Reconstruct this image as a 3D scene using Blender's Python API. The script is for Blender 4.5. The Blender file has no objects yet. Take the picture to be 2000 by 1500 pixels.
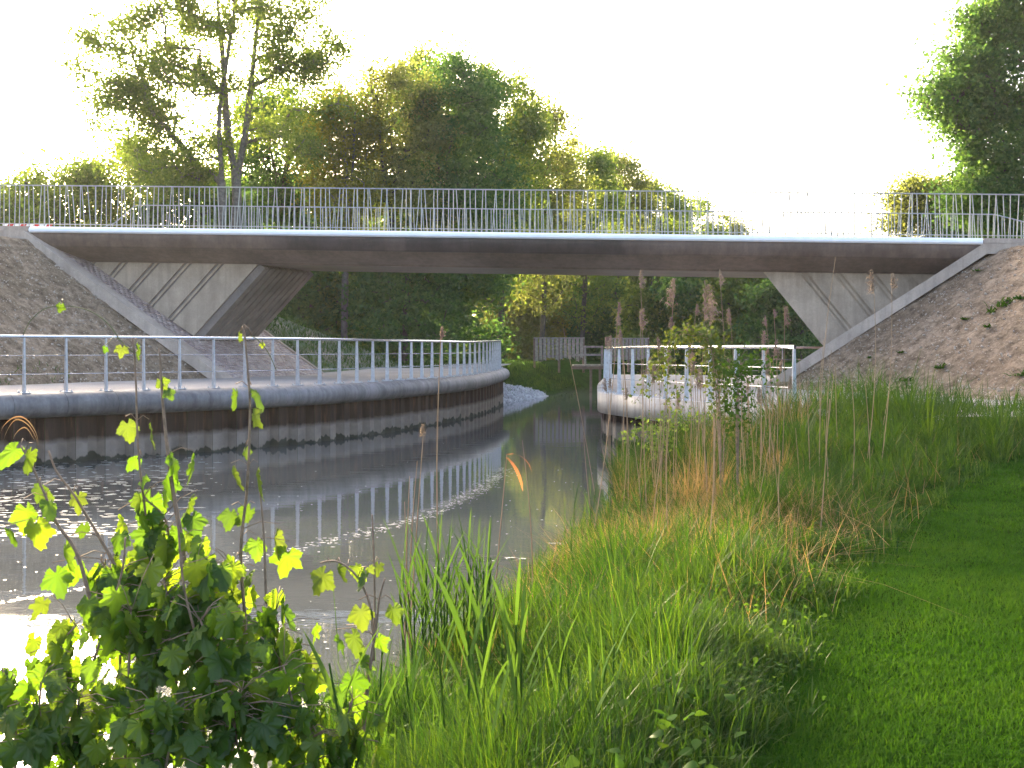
import bpy, math, random
import numpy as np
from mathutils import Vector, Matrix, Quaternion
R = random.Random(7)
rng = np.random.default_rng(11)
PI = math.pi
S = bpy.context.scene
COL = S.collection

# ------------------------------------------------------------------ camera, sky, sun, exposure
FPX, HZ = 2300.0, 683.0                      # focal length in photo pixels, horizon row of the photo
cam = bpy.data.cameras.new('camera')
cam.sensor_width = 36.0
cam.lens = FPX / 2000.0 * 36.0
cam.shift_y = (HZ - 750.0) / 2000.0
cam.clip_start, cam.clip_end = 0.1, 3000
co = bpy.data.objects.new('camera', cam)
COL.objects.link(co)
co.location = (0, 0, 0)
co.rotation_euler = (PI / 2, 0, 0)
S.camera = co

SUN_AZ, SUN_EL = math.radians(-27.0), math.radians(15.0)
w = bpy.data.worlds.new('World')
S.world = w
w.use_nodes = True
nt = w.node_tree
bg = nt.nodes['Background']
sky = nt.nodes.new('ShaderNodeTexSky')
sky.sky_type = 'NISHITA'
sky.sun_disc = False
sky.sun_elevation = SUN_EL
sky.sun_rotation = SUN_AZ
sky.air_density = 0.7
sky.dust_density = 7.0
sky.ozone_density = 0.4
nt.links.new(sky.outputs[0], bg.inputs[0])
bg.inputs[1].default_value = 0.15
sl = bpy.data.lights.new('sun', 'SUN')
sl.energy = 2.8
sl.angle = math.radians(0.6)
sl.color = (1.0, 0.80, 0.52)
so = bpy.data.objects.new('sun', sl)
COL.objects.link(so)
sdir = Vector((math.sin(SUN_AZ) * math.cos(SUN_EL), math.cos(SUN_AZ) * math.cos(SUN_EL), math.sin(SUN_EL)))
so.rotation_euler = sdir.to_track_quat('Z', 'Y').to_euler()
S.view_settings.view_transform = 'Standard'
S.view_settings.look = 'None'
S.view_settings.gamma = 1.0
S.view_settings.use_curve_mapping = False
S.view_settings.exposure = 3.0
S.cycles.max_bounces = 8
S.cycles.transparent_max_bounces = 8
S.cycles.caustics_reflective = False
S.cycles.caustics_refractive = False


# ------------------------------------------------------------------ helpers
def P(px, py, y):
    return np.array(((px - 1000.0) / FPX * y, y, (HZ - py) / FPX * y))


def tag(o, label=None, cat=None, group=None, kind=None):
    if label: o['label'] = label
    if cat: o['category'] = cat
    if group: o['group'] = group
    if kind: o['kind'] = kind
    return o


def link(o, parent=None):
    COL.objects.link(o)
    if parent is not None:
        o.parent = parent
    return o


def empty(name, loc=(0, 0, 0)):
    o = bpy.data.objects.new(name, None)
    o.location = loc
    o.empty_display_size = 0.2
    COL.objects.link(o)
    return o


def mesh_np(name, verts, faces, mat, parent=None, smooth=False, loc=None):
    """faces: (n,3) or (n,4) int array, or list of such arrays / python lists of ngons"""
    me = bpy.data.meshes.new(name)
    verts = np.asarray(verts, dtype=np.float32).reshape(-1, 3)
    if isinstance(faces, np.ndarray):
        faces = [faces]
    arrs = []
    for f in faces:
        if isinstance(f, np.ndarray):
            if len(f): arrs.append(f)
        else:
            arrs.append(np.asarray([f]))
    tot = np.concatenate([np.full(len(a), a.shape[1]) for a in arrs]).astype(np.int32)
    idx = np.concatenate([a.ravel() for a in arrs]).astype(np.int32)
    start = np.concatenate([[0], np.cumsum(tot)[:-1]]).astype(np.int32)
    me.vertices.add(len(verts)); me.vertices.foreach_set('co', verts.ravel())
    me.loops.add(len(idx)); me.loops.foreach_set('vertex_index', idx)
    me.polygons.add(len(tot)); me.polygons.foreach_set('loop_start', start); me.polygons.foreach_set('loop_total', tot)
    if smooth:
        me.polygons.foreach_set('use_smooth', np.ones(len(tot), dtype=bool))
    me.update(calc_edges=True)
    if mat is not None: me.materials.append(mat)
    o = bpy.data.objects.new(name, me)
    if loc is not None: o.location = loc
    return link(o, parent)


class MB:
    def __init__(s): s.v, s.f, s.n = [], [], 0
    def add(s, v, faces):
        v = np.asarray(v, float).reshape(-1, 3)
        for f in faces: s.f.append((np.asarray(f) + s.n))
        s.v.append(v); s.n += len(v)
    def hexa(s, c):            # 8 corners: bottom 0-3 ccw, top 4-7
        s.add(c, [[0, 3, 2, 1], [4, 5, 6, 7], [0, 1, 5, 4], [1, 2, 6, 5], [2, 3, 7, 6], [3, 0, 4, 7]])
    def box(s, c, d, rz=0.0):
        x, y, z = [k / 2 for k in d]
        v = np.array([(-x, -y, -z), (x, -y, -z), (x, y, -z), (-x, y, -z), (-x, -y, z), (x, -y, z), (x, y, z), (-x, y, z)])
        ca, sa = math.cos(rz), math.sin(rz)
        v = np.stack([v[:, 0] * ca - v[:, 1] * sa, v[:, 0] * sa + v[:, 1] * ca, v[:, 2]], 1) + np.asarray(c)
        s.hexa(v)
    def tube(s, pts, rad, n=6, caps=True):
        pts = np.asarray(pts, float)
        rad = np.broadcast_to(np.asarray(rad, float), (len(pts),))
        t = np.gradient(pts, axis=0)
        t /= np.linalg.norm(t, axis=1)[:, None] + 1e-9
        up = np.array((0, 0, 1.0)) if abs(t[0][2]) < 0.9 else np.array((1.0, 0, 0))
        a = np.cross(t[0], up); a /= np.linalg.norm(a)
        ang = np.arange(n) / n * 2 * PI
        V = []
        for i in range(len(pts)):
            a = a - t[i] * np.dot(a, t[i]); a /= np.linalg.norm(a) + 1e-9
            b = np.cross(t[i], a)
            V.append(pts[i] + rad[i] * (np.cos(ang)[:, None] * a + np.sin(ang)[:, None] * b))
        F = []
        for i in range(len(pts) - 1):
            for k in range(n):
                k2 = (k + 1) % n
                F.append([i * n + k, i * n + k2, (i + 1) * n + k2, (i + 1) * n + k])
        if caps:
            F.append(list(range(n))[::-1]); F.append([(len(pts) - 1) * n + k for k in range(n)])
        s.add(np.concatenate(V), F)
    def prism(s, poly, off):   # poly: list of 3D points, off: extrusion vector
        poly = np.asarray(poly, float); n = len(poly)
        F = [list(range(n)), [n + k for k in range(n)][::-1]]
        for k in range(n):
            k2 = (k + 1) % n
            F.append([k, n + k, n + k2, k2])
        s.add(np.concatenate([poly, poly + np.asarray(off)]), F)
    def data(s, name, mat, smooth=False, fix=True):
        me = bpy.data.meshes.new(name)
        me.from_pydata(np.concatenate(s.v).tolist(), [], [f.tolist() for f in s.f])
        if fix:
            import bmesh
            bm = bmesh.new(); bm.from_mesh(me)
            bmesh.ops.recalc_face_normals(bm, faces=bm.faces)
            bm.to_mesh(me); bm.free()
        if smooth:
            me.polygons.foreach_set('use_smooth', np.ones(len(me.polygons), dtype=bool))
        if mat is not None: me.materials.append(mat)
        return me
    def build(s, name, mat, parent=None, smooth=False, loc=None):
        o = bpy.data.objects.new(name, s.data(name, mat, smooth))
        if loc is not None: o.location = loc
        return link(o, parent)


def bevel(o, w_=0.01, seg=2):
    m = o.modifiers.new('bevel', 'BEVEL'); m.width = w_; m.segments = seg; m.limit_method = 'ANGLE'
    return o


# value noise
def _h(ix, iy, seed):
    n = (ix.astype(np.int64) * 374761393 + iy.astype(np.int64) * 668265263 + seed * 974634777) & 0xFFFFFFFF
    n = ((n ^ (n >> 13)) * 1274126177) & 0xFFFFFFFF
    n = (n ^ (n >> 16)) & 0xFFFF
    return n / 65535.0
def vnoise(x, y, seed=0):
    x = np.asarray(x, float); y = np.asarray(y, float)
    ix, iy = np.floor(x), np.floor(y)
    fx, fy = x - ix, y - iy
    fx = fx * fx * (3 - 2 * fx); fy = fy * fy * (3 - 2 * fy)
    a, b = _h(ix, iy, seed), _h(ix + 1, iy, seed)
    c, d = _h(ix, iy + 1, seed), _h(ix + 1, iy + 1, seed)
    return (a * (1 - fx) + b * fx) * (1 - fy) + (c * (1 - fx) + d * fx) * fy
def fbm(x, y, scale=1.0, oct=4, seed=0):
    s_, amp, tot = 0.0, 1.0, 0.0
    for k in range(oct):
        f = scale * 2 ** k
        s_ = s_ + amp * (vnoise(x * f + 17.3 * k, y * f - 9.1 * k, seed + k) - 0.5)
        tot += amp; amp *= 0.55
    return s_ / tot * 2
def sstep(a, b, x):
    t = np.clip((x - a) / (b - a), 0, 1)
    return t * t * (3 - 2 * t)


def smooth_poly(pts, step=0.25):
    pts = np.asarray(pts, float)
    d = np.concatenate([[0], np.cumsum(np.linalg.norm(np.diff(pts, axis=0), axis=1))])
    n = len(pts)
    out = []
    for i in range(n - 1):
        p0, p1, p2, p3 = pts[max(i - 1, 0)], pts[i], pts[i + 1], pts[min(i + 2, n - 1)]
        if i == 0: p0 = 2 * p1 - p2
        if i == n - 2: p3 = 2 * p2 - p1
        for t in np.linspace(0, 1, 24, endpoint=False):
            out.append(0.5 * ((2 * p1) + (-p0 + p2) * t + (2 * p0 - 5 * p1 + 4 * p2 - p3) * t * t + (-p0 + 3 * p1 - 3 * p2 + p3) * t ** 3))
    out.append(pts[-1])
    out = np.array(out)
    d = np.concatenate([[0], np.cumsum(np.linalg.norm(np.diff(out, axis=0), axis=1))])
    m = max(2, int(round(d[-1] / step)) + 1)
    s_ = np.linspace(0, d[-1], m)
    return np.stack([np.interp(s_, d, out[:, k]) for k in range(out.shape[1])], 1), s_


def sdist(X, Y, poly):
    """signed distance to an open polyline, positive on its left"""
    best = np.full(X.shape, 1e9); sg = np.ones(X.shape)
    for (x0, y0), (x1, y1) in zip(poly[:-1], poly[1:]):
        dx, dy = x1 - x0, y1 - y0
        L2 = dx * dx + dy * dy
        t = np.clip(((X - x0) * dx + (Y - y0) * dy) / L2, 0, 1)
        qx, qy = x0 + t * dx, y0 + t * dy
        d = np.hypot(X - qx, Y - qy)
        cr = dx * (Y - y0) - dy * (X - x0)
        m = d < best - 1e-9
        best = np.where(m, d, best); sg = np.where(m, np.sign(cr), sg)
    return best * sg


# ------------------------------------------------------------------ materials
def new_mat(name):
    m = bpy.data.materials.new(name); m.use_nodes = True
    t = m.node_tree
    return m, t, t.nodes['Principled BSDF']
def N(t, kind, **kw):
    n = t.nodes.new('ShaderNode' + kind)
    for k, v in kw.items():
        if k.startswith('_'): setattr(n, k[1:], v)
        else: n.inputs[k.replace('_', ' ')].default_value = v
    return n
def ramp(t, fac, stops):
    r = t.nodes.new('ShaderNodeValToRGB')
    e = r.color_ramp.elements
    while len(e) < len(stops): e.new(0.5)
    for el, (p, c) in zip(e, stops):
        el.position = p; el.color = (*c, 1) if len(c) == 3 else c
    t.links.new(fac, r.inputs[0])
    return r
def coords(t, scale=(1, 1, 1)):
    tc = t.nodes.new('ShaderNodeTexCoord'); mp = t.nodes.new('ShaderNodeMapping')
    mp.inputs['Scale'].default_value = scale
    t.links.new(tc.outputs['Object'], mp.inputs[0])
    return mp.outputs[0]
def geo_pos(t, scale=(1, 1, 1)):
    tc = t.nodes.new('ShaderNodeNewGeometry'); mp = t.nodes.new('ShaderNodeMapping')
    mp.inputs['Scale'].default_value = scale
    t.links.new(tc.outputs['Position'], mp.inputs[0])
    return mp.outputs[0]
def noise(t, vec, scale, detail=5, rough=0.6):
    n = N(t, 'TexNoise', Scale=scale, Detail=detail, Roughness=rough)
    t.links.new(vec, n.inputs['Vector'])
    return n.outputs[0]
def bump(t, bsdf, h, strength=0.3, dist=0.02):
    b = N(t, 'Bump', Strength=strength, Distance=dist)
    t.links.new(h, b.inputs['Height']); t.links.new(b.outputs[0], bsdf.inputs['Normal'])
def mixc(t, fac, a, b, mode='MIX'):
    m = t.nodes.new('ShaderNodeMix'); m.data_type = 'RGBA'; m.blend_type = mode
    for sck, v in ((m.inputs[0], fac), (m.inputs[6], a), (m.inputs[7], b)):
        if hasattr(v, 'links'): t.links.new(v, sck)
        else: sck.default_value = v if not isinstance(v, tuple) else ((*v, 1) if len(v) == 3 else v)
    return m.outputs[2]

def concrete(name, lo, hi, rough=0.75, streak=0.5, sc=1.0, bstr=0.25):
    m, t, b = new_mat(name)
    p = geo_pos(t)
    n1 = noise(t, p, 0.9 * sc, 6, 0.65)
    n2 = noise(t, geo_pos(t, (6, 6, 0.5)), 1.0, 4, 0.6)
    c1 = ramp(t, n1, [(0.36, tuple(0.85 * k for k in lo)), (0.64, hi)])
    c2 = ramp(t, n2, [(0.34, tuple(1 - 0.55 * streak for _ in range(3))), (0.62, (1, 1, 1))])
    col = mixc(t, 1.0, c1.outputs[0], c2.outputs[0], 'MULTIPLY')
    n3 = noise(t, p, 22, 4, 0.7)
    c3 = ramp(t, n3, [(0.3, (0.82, 0.82, 0.82)), (0.7, (1, 1, 1))])
    col = mixc(t, 1.0, col, c3.outputs[0], 'MULTIPLY')
    t.links.new(col, b.inputs['Base Color'])
    b.inputs['Roughness'].default_value = rough
    bump(t, b, n3, bstr, 0.01)
    return m

def leafmat(name, cols, trans, tfac=0.5, gloss=0.06, nscale=0.5, rough=0.45, isl=0.6):
    """cols: list of base colours spread over leaves; trans: translucent tint multiplier"""
    m, t, b = new_mat(name)
    g = t.nodes.new('ShaderNodeNewGeometry')
    n1 = noise(t, g.outputs['Position'], nscale, 2, 0.5)
    mm = N(t, 'Math', _operation='MULTIPLY_ADD'); t.links.new(g.outputs['Random Per Island'], mm.inputs[0])
    mm.inputs[1].default_value = isl
    m2 = N(t, 'Math', _operation='MULTIPLY_ADD'); t.links.new(n1, m2.inputs[0]); m2.inputs[1].default_value = 0.9 + 1.6 * max(0, 0.6 - isl); m2.inputs[2].default_value = -0.25 - 0.5 * max(0, 0.6 - isl)
    t.links.new(m2.outputs[0], mm.inputs[2])
    k = len(cols)
    rp = ramp(t, mm.outputs[0], [(0.1 + 0.8 * i / max(1, k - 1), c) for i, c in enumerate(cols)])
    tr = N(t, 'BsdfTranslucent')
    tcol = mixc(t, 1.0, rp.outputs[0], trans, 'MULTIPLY')
    t.links.new(tcol, tr.inputs[0])
    df = N(t, 'BsdfDiffuse'); t.links.new(rp.outputs[0], df.inputs[0])
    mx = N(t, 'MixShader', Fac=tfac); t.links.new(df.outputs[0], mx.inputs[1]); t.links.new(tr.outputs[0], mx.inputs[2])
    gl = N(t, 'BsdfGlossy', Roughness=rough); gl.inputs[0].default_value = (0.5, 0.5, 0.5, 1)
    m3 = N(t, 'MixShader', Fac=gloss); t.links.new(mx.outputs[0], m3.inputs[1]); t.links.new(gl.outputs[0], m3.inputs[2])
    t.links.new(m3.outputs[0], t.nodes['Material Output'].inputs[0])
    return m

def simple(name, col, rough=0.6, metal=0.0, var=0.25, sc=8.0, bstr=0.0):
    m, t, b = new_mat(name)
    n1 = noise(t, geo_pos(t), sc, 4, 0.6)
    r = ramp(t, n1, [(0.3, tuple(c * (1 - var) for c in col)), (0.7, tuple(min(1, c * (1 + var)) for c in col))])
    t.links.new(r.outputs[0], b.inputs['Base Color'])
    b.inputs['Roughness'].default_value = rough; b.inputs['Metallic'].default_value = metal
    if bstr: bump(t, b, n1, bstr, 0.02)
    return m

M = {}
M['fascia'] = concrete('fascia_concrete', (0.22, 0.165, 0.135), (0.29, 0.22, 0.185), 0.42, 0.5)
def darker_stretch(m):  # multiplies the base colour darker along mid-span, with one paler gap
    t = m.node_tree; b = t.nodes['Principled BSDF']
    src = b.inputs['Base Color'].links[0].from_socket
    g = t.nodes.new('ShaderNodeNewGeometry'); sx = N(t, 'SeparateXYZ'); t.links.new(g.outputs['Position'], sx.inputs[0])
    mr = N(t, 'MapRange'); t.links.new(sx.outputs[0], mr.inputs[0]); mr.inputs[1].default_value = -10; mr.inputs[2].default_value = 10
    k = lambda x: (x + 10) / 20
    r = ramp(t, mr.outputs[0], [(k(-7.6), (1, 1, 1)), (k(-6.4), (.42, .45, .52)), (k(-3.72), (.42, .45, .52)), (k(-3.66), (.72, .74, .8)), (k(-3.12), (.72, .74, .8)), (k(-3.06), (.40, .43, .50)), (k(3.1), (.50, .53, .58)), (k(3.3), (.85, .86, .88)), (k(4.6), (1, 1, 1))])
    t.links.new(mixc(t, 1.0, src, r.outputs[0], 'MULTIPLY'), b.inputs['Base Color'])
M['fasciamid'] = concrete('fascia_concrete_dark_mid', (0.18, 0.128, 0.10), (0.235, 0.172, 0.14), 0.42, 0.5)
darker_stretch(M['fasciamid'])
M['pier'] = concrete('pier_concrete', (0.46, 0.36, 0.265), (0.56, 0.445, 0.33), 0.8, 0.35)
M['slatface'] = concrete('board_marked_concrete', (0.20, 0.17, 0.145), (0.27, 0.23, 0.20), 0.8, 0.2)
M['beam'] = concrete('beam_concrete', (0.47, 0.375, 0.30), (0.58, 0.47, 0.38), 0.8, 0.3)
M['coping'] = concrete('coping_concrete', (0.165, 0.158, 0.158), (0.265, 0.25, 0.25), 0.65, 0.8, 0.8)
M['copinglight'] = concrete('coping_concrete_light', (0.42, 0.385, 0.35), (0.54, 0.50, 0.46), 0.75, 0.5, 0.8)
M['lip'] = simple('pale_edge_trim', (0.86, 0.86, 0.88), 0.3, 0.0, 0.05, 3)
M['galv'] = simple('galvanised_steel', (0.46, 0.48, 0.51), 0.4, 0.45, 0.18, 14)
M['galvbridge'] = simple('galvanised_bars', (0.36, 0.37, 0.34), 0.6, 0.1, 0.12, 10)
M['tube'] = simple('handrail_tube', (0.62, 0.62, 0.64), 0.24, 0.9, 0.06, 6)
M['wood'] = simple('weathered_wood', (0.27, 0.23, 0.19), 0.85, 0, 0.35, 9, 0.3)
M['woodbrown'] = simple('brown_timber', (0.17, 0.11, 0.08), 0.85, 0, 0.3, 9, 0.3)
M['bark'] = simple('grey_bark', (0.13, 0.115, 0.10), 0.9, 0, 0.45, 7, 0.5)
M['barkdark'] = simple('dark_bark', (0.07, 0.058, 0.045), 0.9, 0, 0.4, 7, 0.5)
M['asphalt'] = simple('deck_surface', (0.10, 0.10, 0.10), 0.85, 0, 0.2, 12)
M['red'] = simple('red_paint', (0.50, 0.03, 0.03), 0.5)
M['white'] = simple('white_paint', (0.75, 0.75, 0.75), 0.5, 0, 0.05)
M['stone'] = simple('pale_stone', (0.38, 0.32, 0.26), 0.9, 0, 0.45, 3)
M['riprap'] = simple('riprap_stone', (0.36, 0.35, 0.35), 0.8, 0, 0.4, 4)

def m_gravel():
    m, t, b = new_mat('fine_gravel'); p = geo_pos(t)
    n1 = noise(t, p, 0.5, 5, 0.6); n2 = noise(t, p, 40, 3, 0.7)
    c1 = ramp(t, n1, [(0.3, (0.27, 0.24, 0.215)), (0.7, (0.36, 0.32, 0.29))])
    c2 = ramp(t, n2, [(0.3, (0.7, 0.7, 0.7)), (0.7, (1.1, 1.1, 1.1))])
    t.links.new(mixc(t, 1.0, c1.outputs[0], c2.outputs[0], 'MULTIPLY'), b.inputs['Base Color'])
    b.inputs['Roughness'].default_value = 0.85
    bump(t, b, n2, 0.5, 0.02)
    return m
M['gravel'] = m_gravel()

def m_soil(name, a, b_, c, sc=1.0):
    m, t, b = new_mat(name); p = geo_pos(t)
    n1 = noise(t, p, 0.7 * sc, 6, 0.65); n2 = noise(t, p, 3.6, 8, 0.8)
    vo = N(t, 'TexVoronoi', Scale=9.0); t.links.new(p, vo.inputs['Vector'])
    c1 = ramp(t, n1, [(0.32, a), (0.68, b_)])
    c2 = ramp(t, n2, [(0.38, (0.34, 0.32, 0.30)), (0.62, (1.1, 1.1, 1.1))])
    col = mixc(t, 1.0, c1.outputs[0], c2.outputs[0], 'MULTIPLY')
    st = ramp(t, vo.outputs['Distance'], [(0.10, (1, 1, 1)), (0.17, (0, 0, 0))])
    n3 = noise(t, p, 2.2, 2, 0.5); sm = ramp(t, n3, [(0.5, (0, 0, 0)), (0.58, (1, 1, 1))])
    f = mixc(t, 1.0, st.outputs[0], sm.outputs[0], 'MULTIPLY')
    col = mixc(t, f, col, c)
    t.links.new(col, b.inputs['Base Color'])
    b.inputs['Roughness'].default_value = 0.95
    b.inputs['Specular IOR Level'].default_value = 0.15
    bump(t, b, n2, 1.0, 0.10)
    return m
M['soil'] = m_soil('stony_soil', (0.24, 0.18, 0.12), (0.42, 0.315, 0.22), (0.60, 0.52, 0.43))
M['soilred'] = m_soil('stony_brown_soil', (0.25, 0.18, 0.12), (0.42, 0.315, 0.22), (0.58, 0.46, 0.35))
M['turf'] = simple('turf_soil', (0.018, 0.042, 0.006), 1.0, 0, 0.5, 3.0, 0.4)
M['turf'].node_tree.nodes['Principled BSDF'].inputs['Specular IOR Level'].default_value = 0.0

def m_greenslope():
    m, t, b = new_mat('thin_grass_slope'); p = geo_pos(t)
    n1 = noise(t, p, 0.8, 6, 0.7); n2 = noise(t, p, 9, 5, 0.7)
    c1 = ramp(t, n1, [(0.36, (0.07, 0.13, 0.045)), (0.52, (0.13, 0.14, 0.075)), (0.64, (0.26, 0.215, 0.16))])
    c2 = ramp(t, n2, [(0.3, (0.55, 0.55, 0.55)), (0.7, (1.1, 1.1, 1.1))])
    t.links.new(mixc(t, 1.0, c1.outputs[0], c2.outputs[0], 'MULTIPLY'), b.inputs['Base Color'])
    b.inputs['Roughness'].default_value = 0.95
    bump(t, b, n2, 0.8, 0.08)
    return m
M['greenslope'] = m_greenslope()

def m_brick():
    m, t, b = new_mat('paving_brick'); p = geo_pos(t)
    g = t.nodes.new('ShaderNodeNewGeometry')
    c1 = ramp(t, g.outputs['Random Per Island'], [(0, (0.30, 0.22, 0.20)), (0.5, (0.40, 0.31, 0.285)), (1, (0.50, 0.41, 0.38))])
    n2 = noise(t, p, 25, 3, 0.6); c2 = ramp(t, n2, [(0.3, (0.75, 0.75, 0.75)), (0.7, (1.05, 1.05, 1.05))])
    t.links.new(mixc(t, 1.0, c1.outputs[0], c2.outputs[0], 'MULTIPLY'), b.inputs['Base Color'])
    b.inputs['Roughness'].default_value = 0.38
    return m
M['brick'] = m_brick()
M['mortar'] = simple('joint_sand', (0.17, 0.14, 0.13), 0.9, 0, 0.2, 20)

def m_pile():
    m, t, b = new_mat('rusty_sheet_pile')
    g = t.nodes.new('ShaderNodeNewGeometry'); sx = N(t, 'SeparateXYZ'); t.links.new(g.outputs['Position'], sx.inputs[0])
    p = geo_pos(t); ps = geo_pos(t, (9, 9, 1.1))
    n1 = noise(t, p, 3.0, 6, 0.65); n2 = noise(t, ps, 1.0, 4, 0.6)
    rust = ramp(t, n2, [(0.32, (0.020, 0.014, 0.012)), (0.55, (0.042, 0.026, 0.02)), (0.72, (0.10, 0.05, 0.032))])
    silt = ramp(t, n1, [(0.3, (0.20, 0.16, 0.13)), (0.7, (0.30, 0.25, 0.205))])
    # silt line near z=-1.76 (uneven), wet algae line near the water
    a1 = N(t, 'Math', _operation='MULTIPLY_ADD'); t.links.new(n1, a1.inputs[0]); a1.inputs[1].default_value = 0.22; t.links.new(sx.outputs[2], a1.inputs[2])
    f1 = N(t, 'MapRange'); t.links.new(a1.outputs[0], f1.inputs[0])
    f1.inputs[1].default_value = -1.60; f1.inputs[2].default_value = -1.72; f1.inputs[3].default_value = 0; f1.inputs[4].default_value = 0.92
    c = mixc(t, f1.outputs[0], rust.outputs[0], silt.outputs[0])
    n3 = noise(t, geo_pos(t, (2.6, 2.6, 0.6)), 1.0, 3, 0.6)
    a2 = N(t, 'Math', _operation='MULTIPLY_ADD'); t.links.new(n3, a2.inputs[0]); a2.inputs[1].default_value = -0.55; t.links.new(sx.outputs[2], a2.inputs[2])
    f2 = N(t, 'MapRange'); t.links.new(a2.outputs[0], f2.inputs[0])
    f2.inputs[1].default_value = -2.36; f2.inputs[2].default_value = -2.39; f2.inputs[3].default_value = 0; f2.inputs[4].default_value = 1
    c = mixc(t, f2.outputs[0], c, (0.045, 0.045, 0.032))
    t.links.new(c, b.inputs['Base Color']); b.inputs['Roughness'].default_value = 0.85; b.inputs['Specular IOR Level'].default_value = 0.15
    bump(t, b, n1, 0.25, 0.02)
    return m
M['pile'] = m_pile()

def m_water():
    m, t, b = new_mat('murky_water'); p = geo_pos(t, (0.35, 1.0, 1))
    n0 = noise(t, geo_pos(t), 0.25, 3, 0.5)
    c = ramp(t, n0, [(0.3, (0.058, 0.064, 0.064)), (0.7, (0.078, 0.085, 0.085))])
    t.links.new(c.outputs[0], b.inputs['Base Color'])
    b.inputs['Roughness'].default_value = 0.035
    b.inputs['IOR'].default_value = 1.333
    n1 = noise(t, p, 3.0, 3, 0.5)
    n2 = noise(t, geo_pos(t), 14.0, 2, 0.5)
    ad = N(t, 'Math', _operation='MULTIPLY_ADD'); t.links.new(n2, ad.inputs[0]); ad.inputs[1].default_value = 0.12; t.links.new(n1, ad.inputs[2])
    bump(t, b, ad.outputs[0], 0.035, 0.05)
    return m
M['water'] = m_water()
M['scum'] = simple('floating_scum', (0.55, 0.55, 0.52), 0.35, 0, 0.1, 6)

YT = (1.35, 1.25, 0.45)
M['leaf_tree'] = leafmat('spring_leaves', [(0.065, 0.115, 0.03), (0.11, 0.17, 0.042), (0.17, 0.22, 0.058)], (1.75, 1.65, 0.7), 0.62, 0.02, 0.35)
M['leaf_dark'] = leafmat('deep_green_leaves', [(0.034, 0.085, 0.03), (0.065, 0.14, 0.044), (0.11, 0.19, 0.056)], (1.65, 1.55, 0.75), 0.6, 0.015, 0.3)
M['leaf_yellow'] = leafmat('yellow_green_leaves', [(0.11, 0.14, 0.025), (0.17, 0.19, 0.03), (0.23, 0.23, 0.04)], (1.6, 1.4, 0.5), 0.6, 0.02, 0.4)
M['leaf_olive'] = leafmat('olive_young_leaves', [(0.095, 0.125, 0.044), (0.14, 0.17, 0.058), (0.19, 0.21, 0.075)], (1.65, 1.55, 0.7), 0.62, 0.02, 0.4)
M['grass'] = leafmat('tall_grass', [(0.011, 0.038, 0.006), (0.028, 0.070, 0.009), (0.07, 0.115, 0.015)], (1.6, 1.5, 0.5), 0.5, 0.02, 1.1, 0.4)
M['lawn'] = leafmat('mown_lawn', [(0.016, 0.052, 0.005), (0.03, 0.082, 0.008), (0.055, 0.11, 0.014)], (1.5, 1.4, 0.55), 0.4, 0.004, 0.9, 0.5, 0.35)
M['straw'] = leafmat('dry_straw', [(0.14, 0.105, 0.045), (0.225, 0.165, 0.075), (0.32, 0.245, 0.125)], (1.35, 1.12, 0.65), 0.45, 0.02, 1.0)
M['herb'] = leafmat('small_herb_leaves', [(0.028, 0.07, 0.014), (0.045, 0.095, 0.018), (0.065, 0.12, 0.02)], (1.5, 1.4, 0.5), 0.45, 0.008, 1.0, 0.35)
M['shrubleaf'] = leafmat('light_shrub_leaves', [(0.05, 0.09, 0.018), (0.08, 0.12, 0.022), (0.11, 0.14, 0.028)], (1.6, 1.4, 0.5), 0.5, 0.05, 1.0)
M['reedgreen'] = leafmat('young_reed', [(0.03, 0.075, 0.02), (0.045, 0.10, 0.024), (0.07, 0.13, 0.028)], (1.6, 1.45, 0.5), 0.45, 0.008, 0.8, 0.5)
M['reeddry'] = leafmat('dry_reed', [(0.22, 0.15, 0.09), (0.30, 0.21, 0.13), (0.36, 0.26, 0.17)], (1.1, 0.95, 0.7), 0.25, 0.05, 1.5)
M['plume'] = leafmat('reed_plume', [(0.19, 0.15, 0.115), (0.26, 0.21, 0.165), (0.33, 0.275, 0.22)], (1.1, 0.95, 0.8), 0.35, 0.02, 1.5)
M['orangeleaf'] = leafmat('dry_orange_leaf', [(0.30, 0.13, 0.05), (0.36, 0.17, 0.07)], (1.2, 0.9, 0.6), 0.5, 0.03, 1.5)
M['stemdry'] = simple('dry_vine_stem', (0.20, 0.13, 0.085), 0.75, 0, 0.4, 30, 0.3)
M['stemgreen'] = simple('green_vine_stem', (0.12, 0.12, 0.04), 0.65, 0, 0.3, 30)
def m_hop(name, cols, trans, tfac):
    m = leafmat(name, cols, trans, tfac, 0.03, 2.0, 0.4)
    t = m.node_tree
    oi = t.nodes.new('ShaderNodeObjectInfo')
    rp = [n for n in t.nodes if n.type == 'VALTORGB'][0]
    for l in list(rp.inputs[0].links): t.links.remove(l)
    t.links.new(oi.outputs['Random'], rp.inputs[0])
    return m
M['hop'] = m_hop('hop_leaf', [(0.045, 0.10, 0.016), (0.075, 0.145, 0.02), (0.115, 0.18, 0.024)], (1.7, 1.6, 0.4), 0.6)
M['hopyoung'] = m_hop('young_hop_leaf', [(0.050, 0.098, 0.018), (0.068, 0.112, 0.022), (0.088, 0.128, 0.026)], (1.45, 1.35, 0.45), 0.5)

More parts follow.
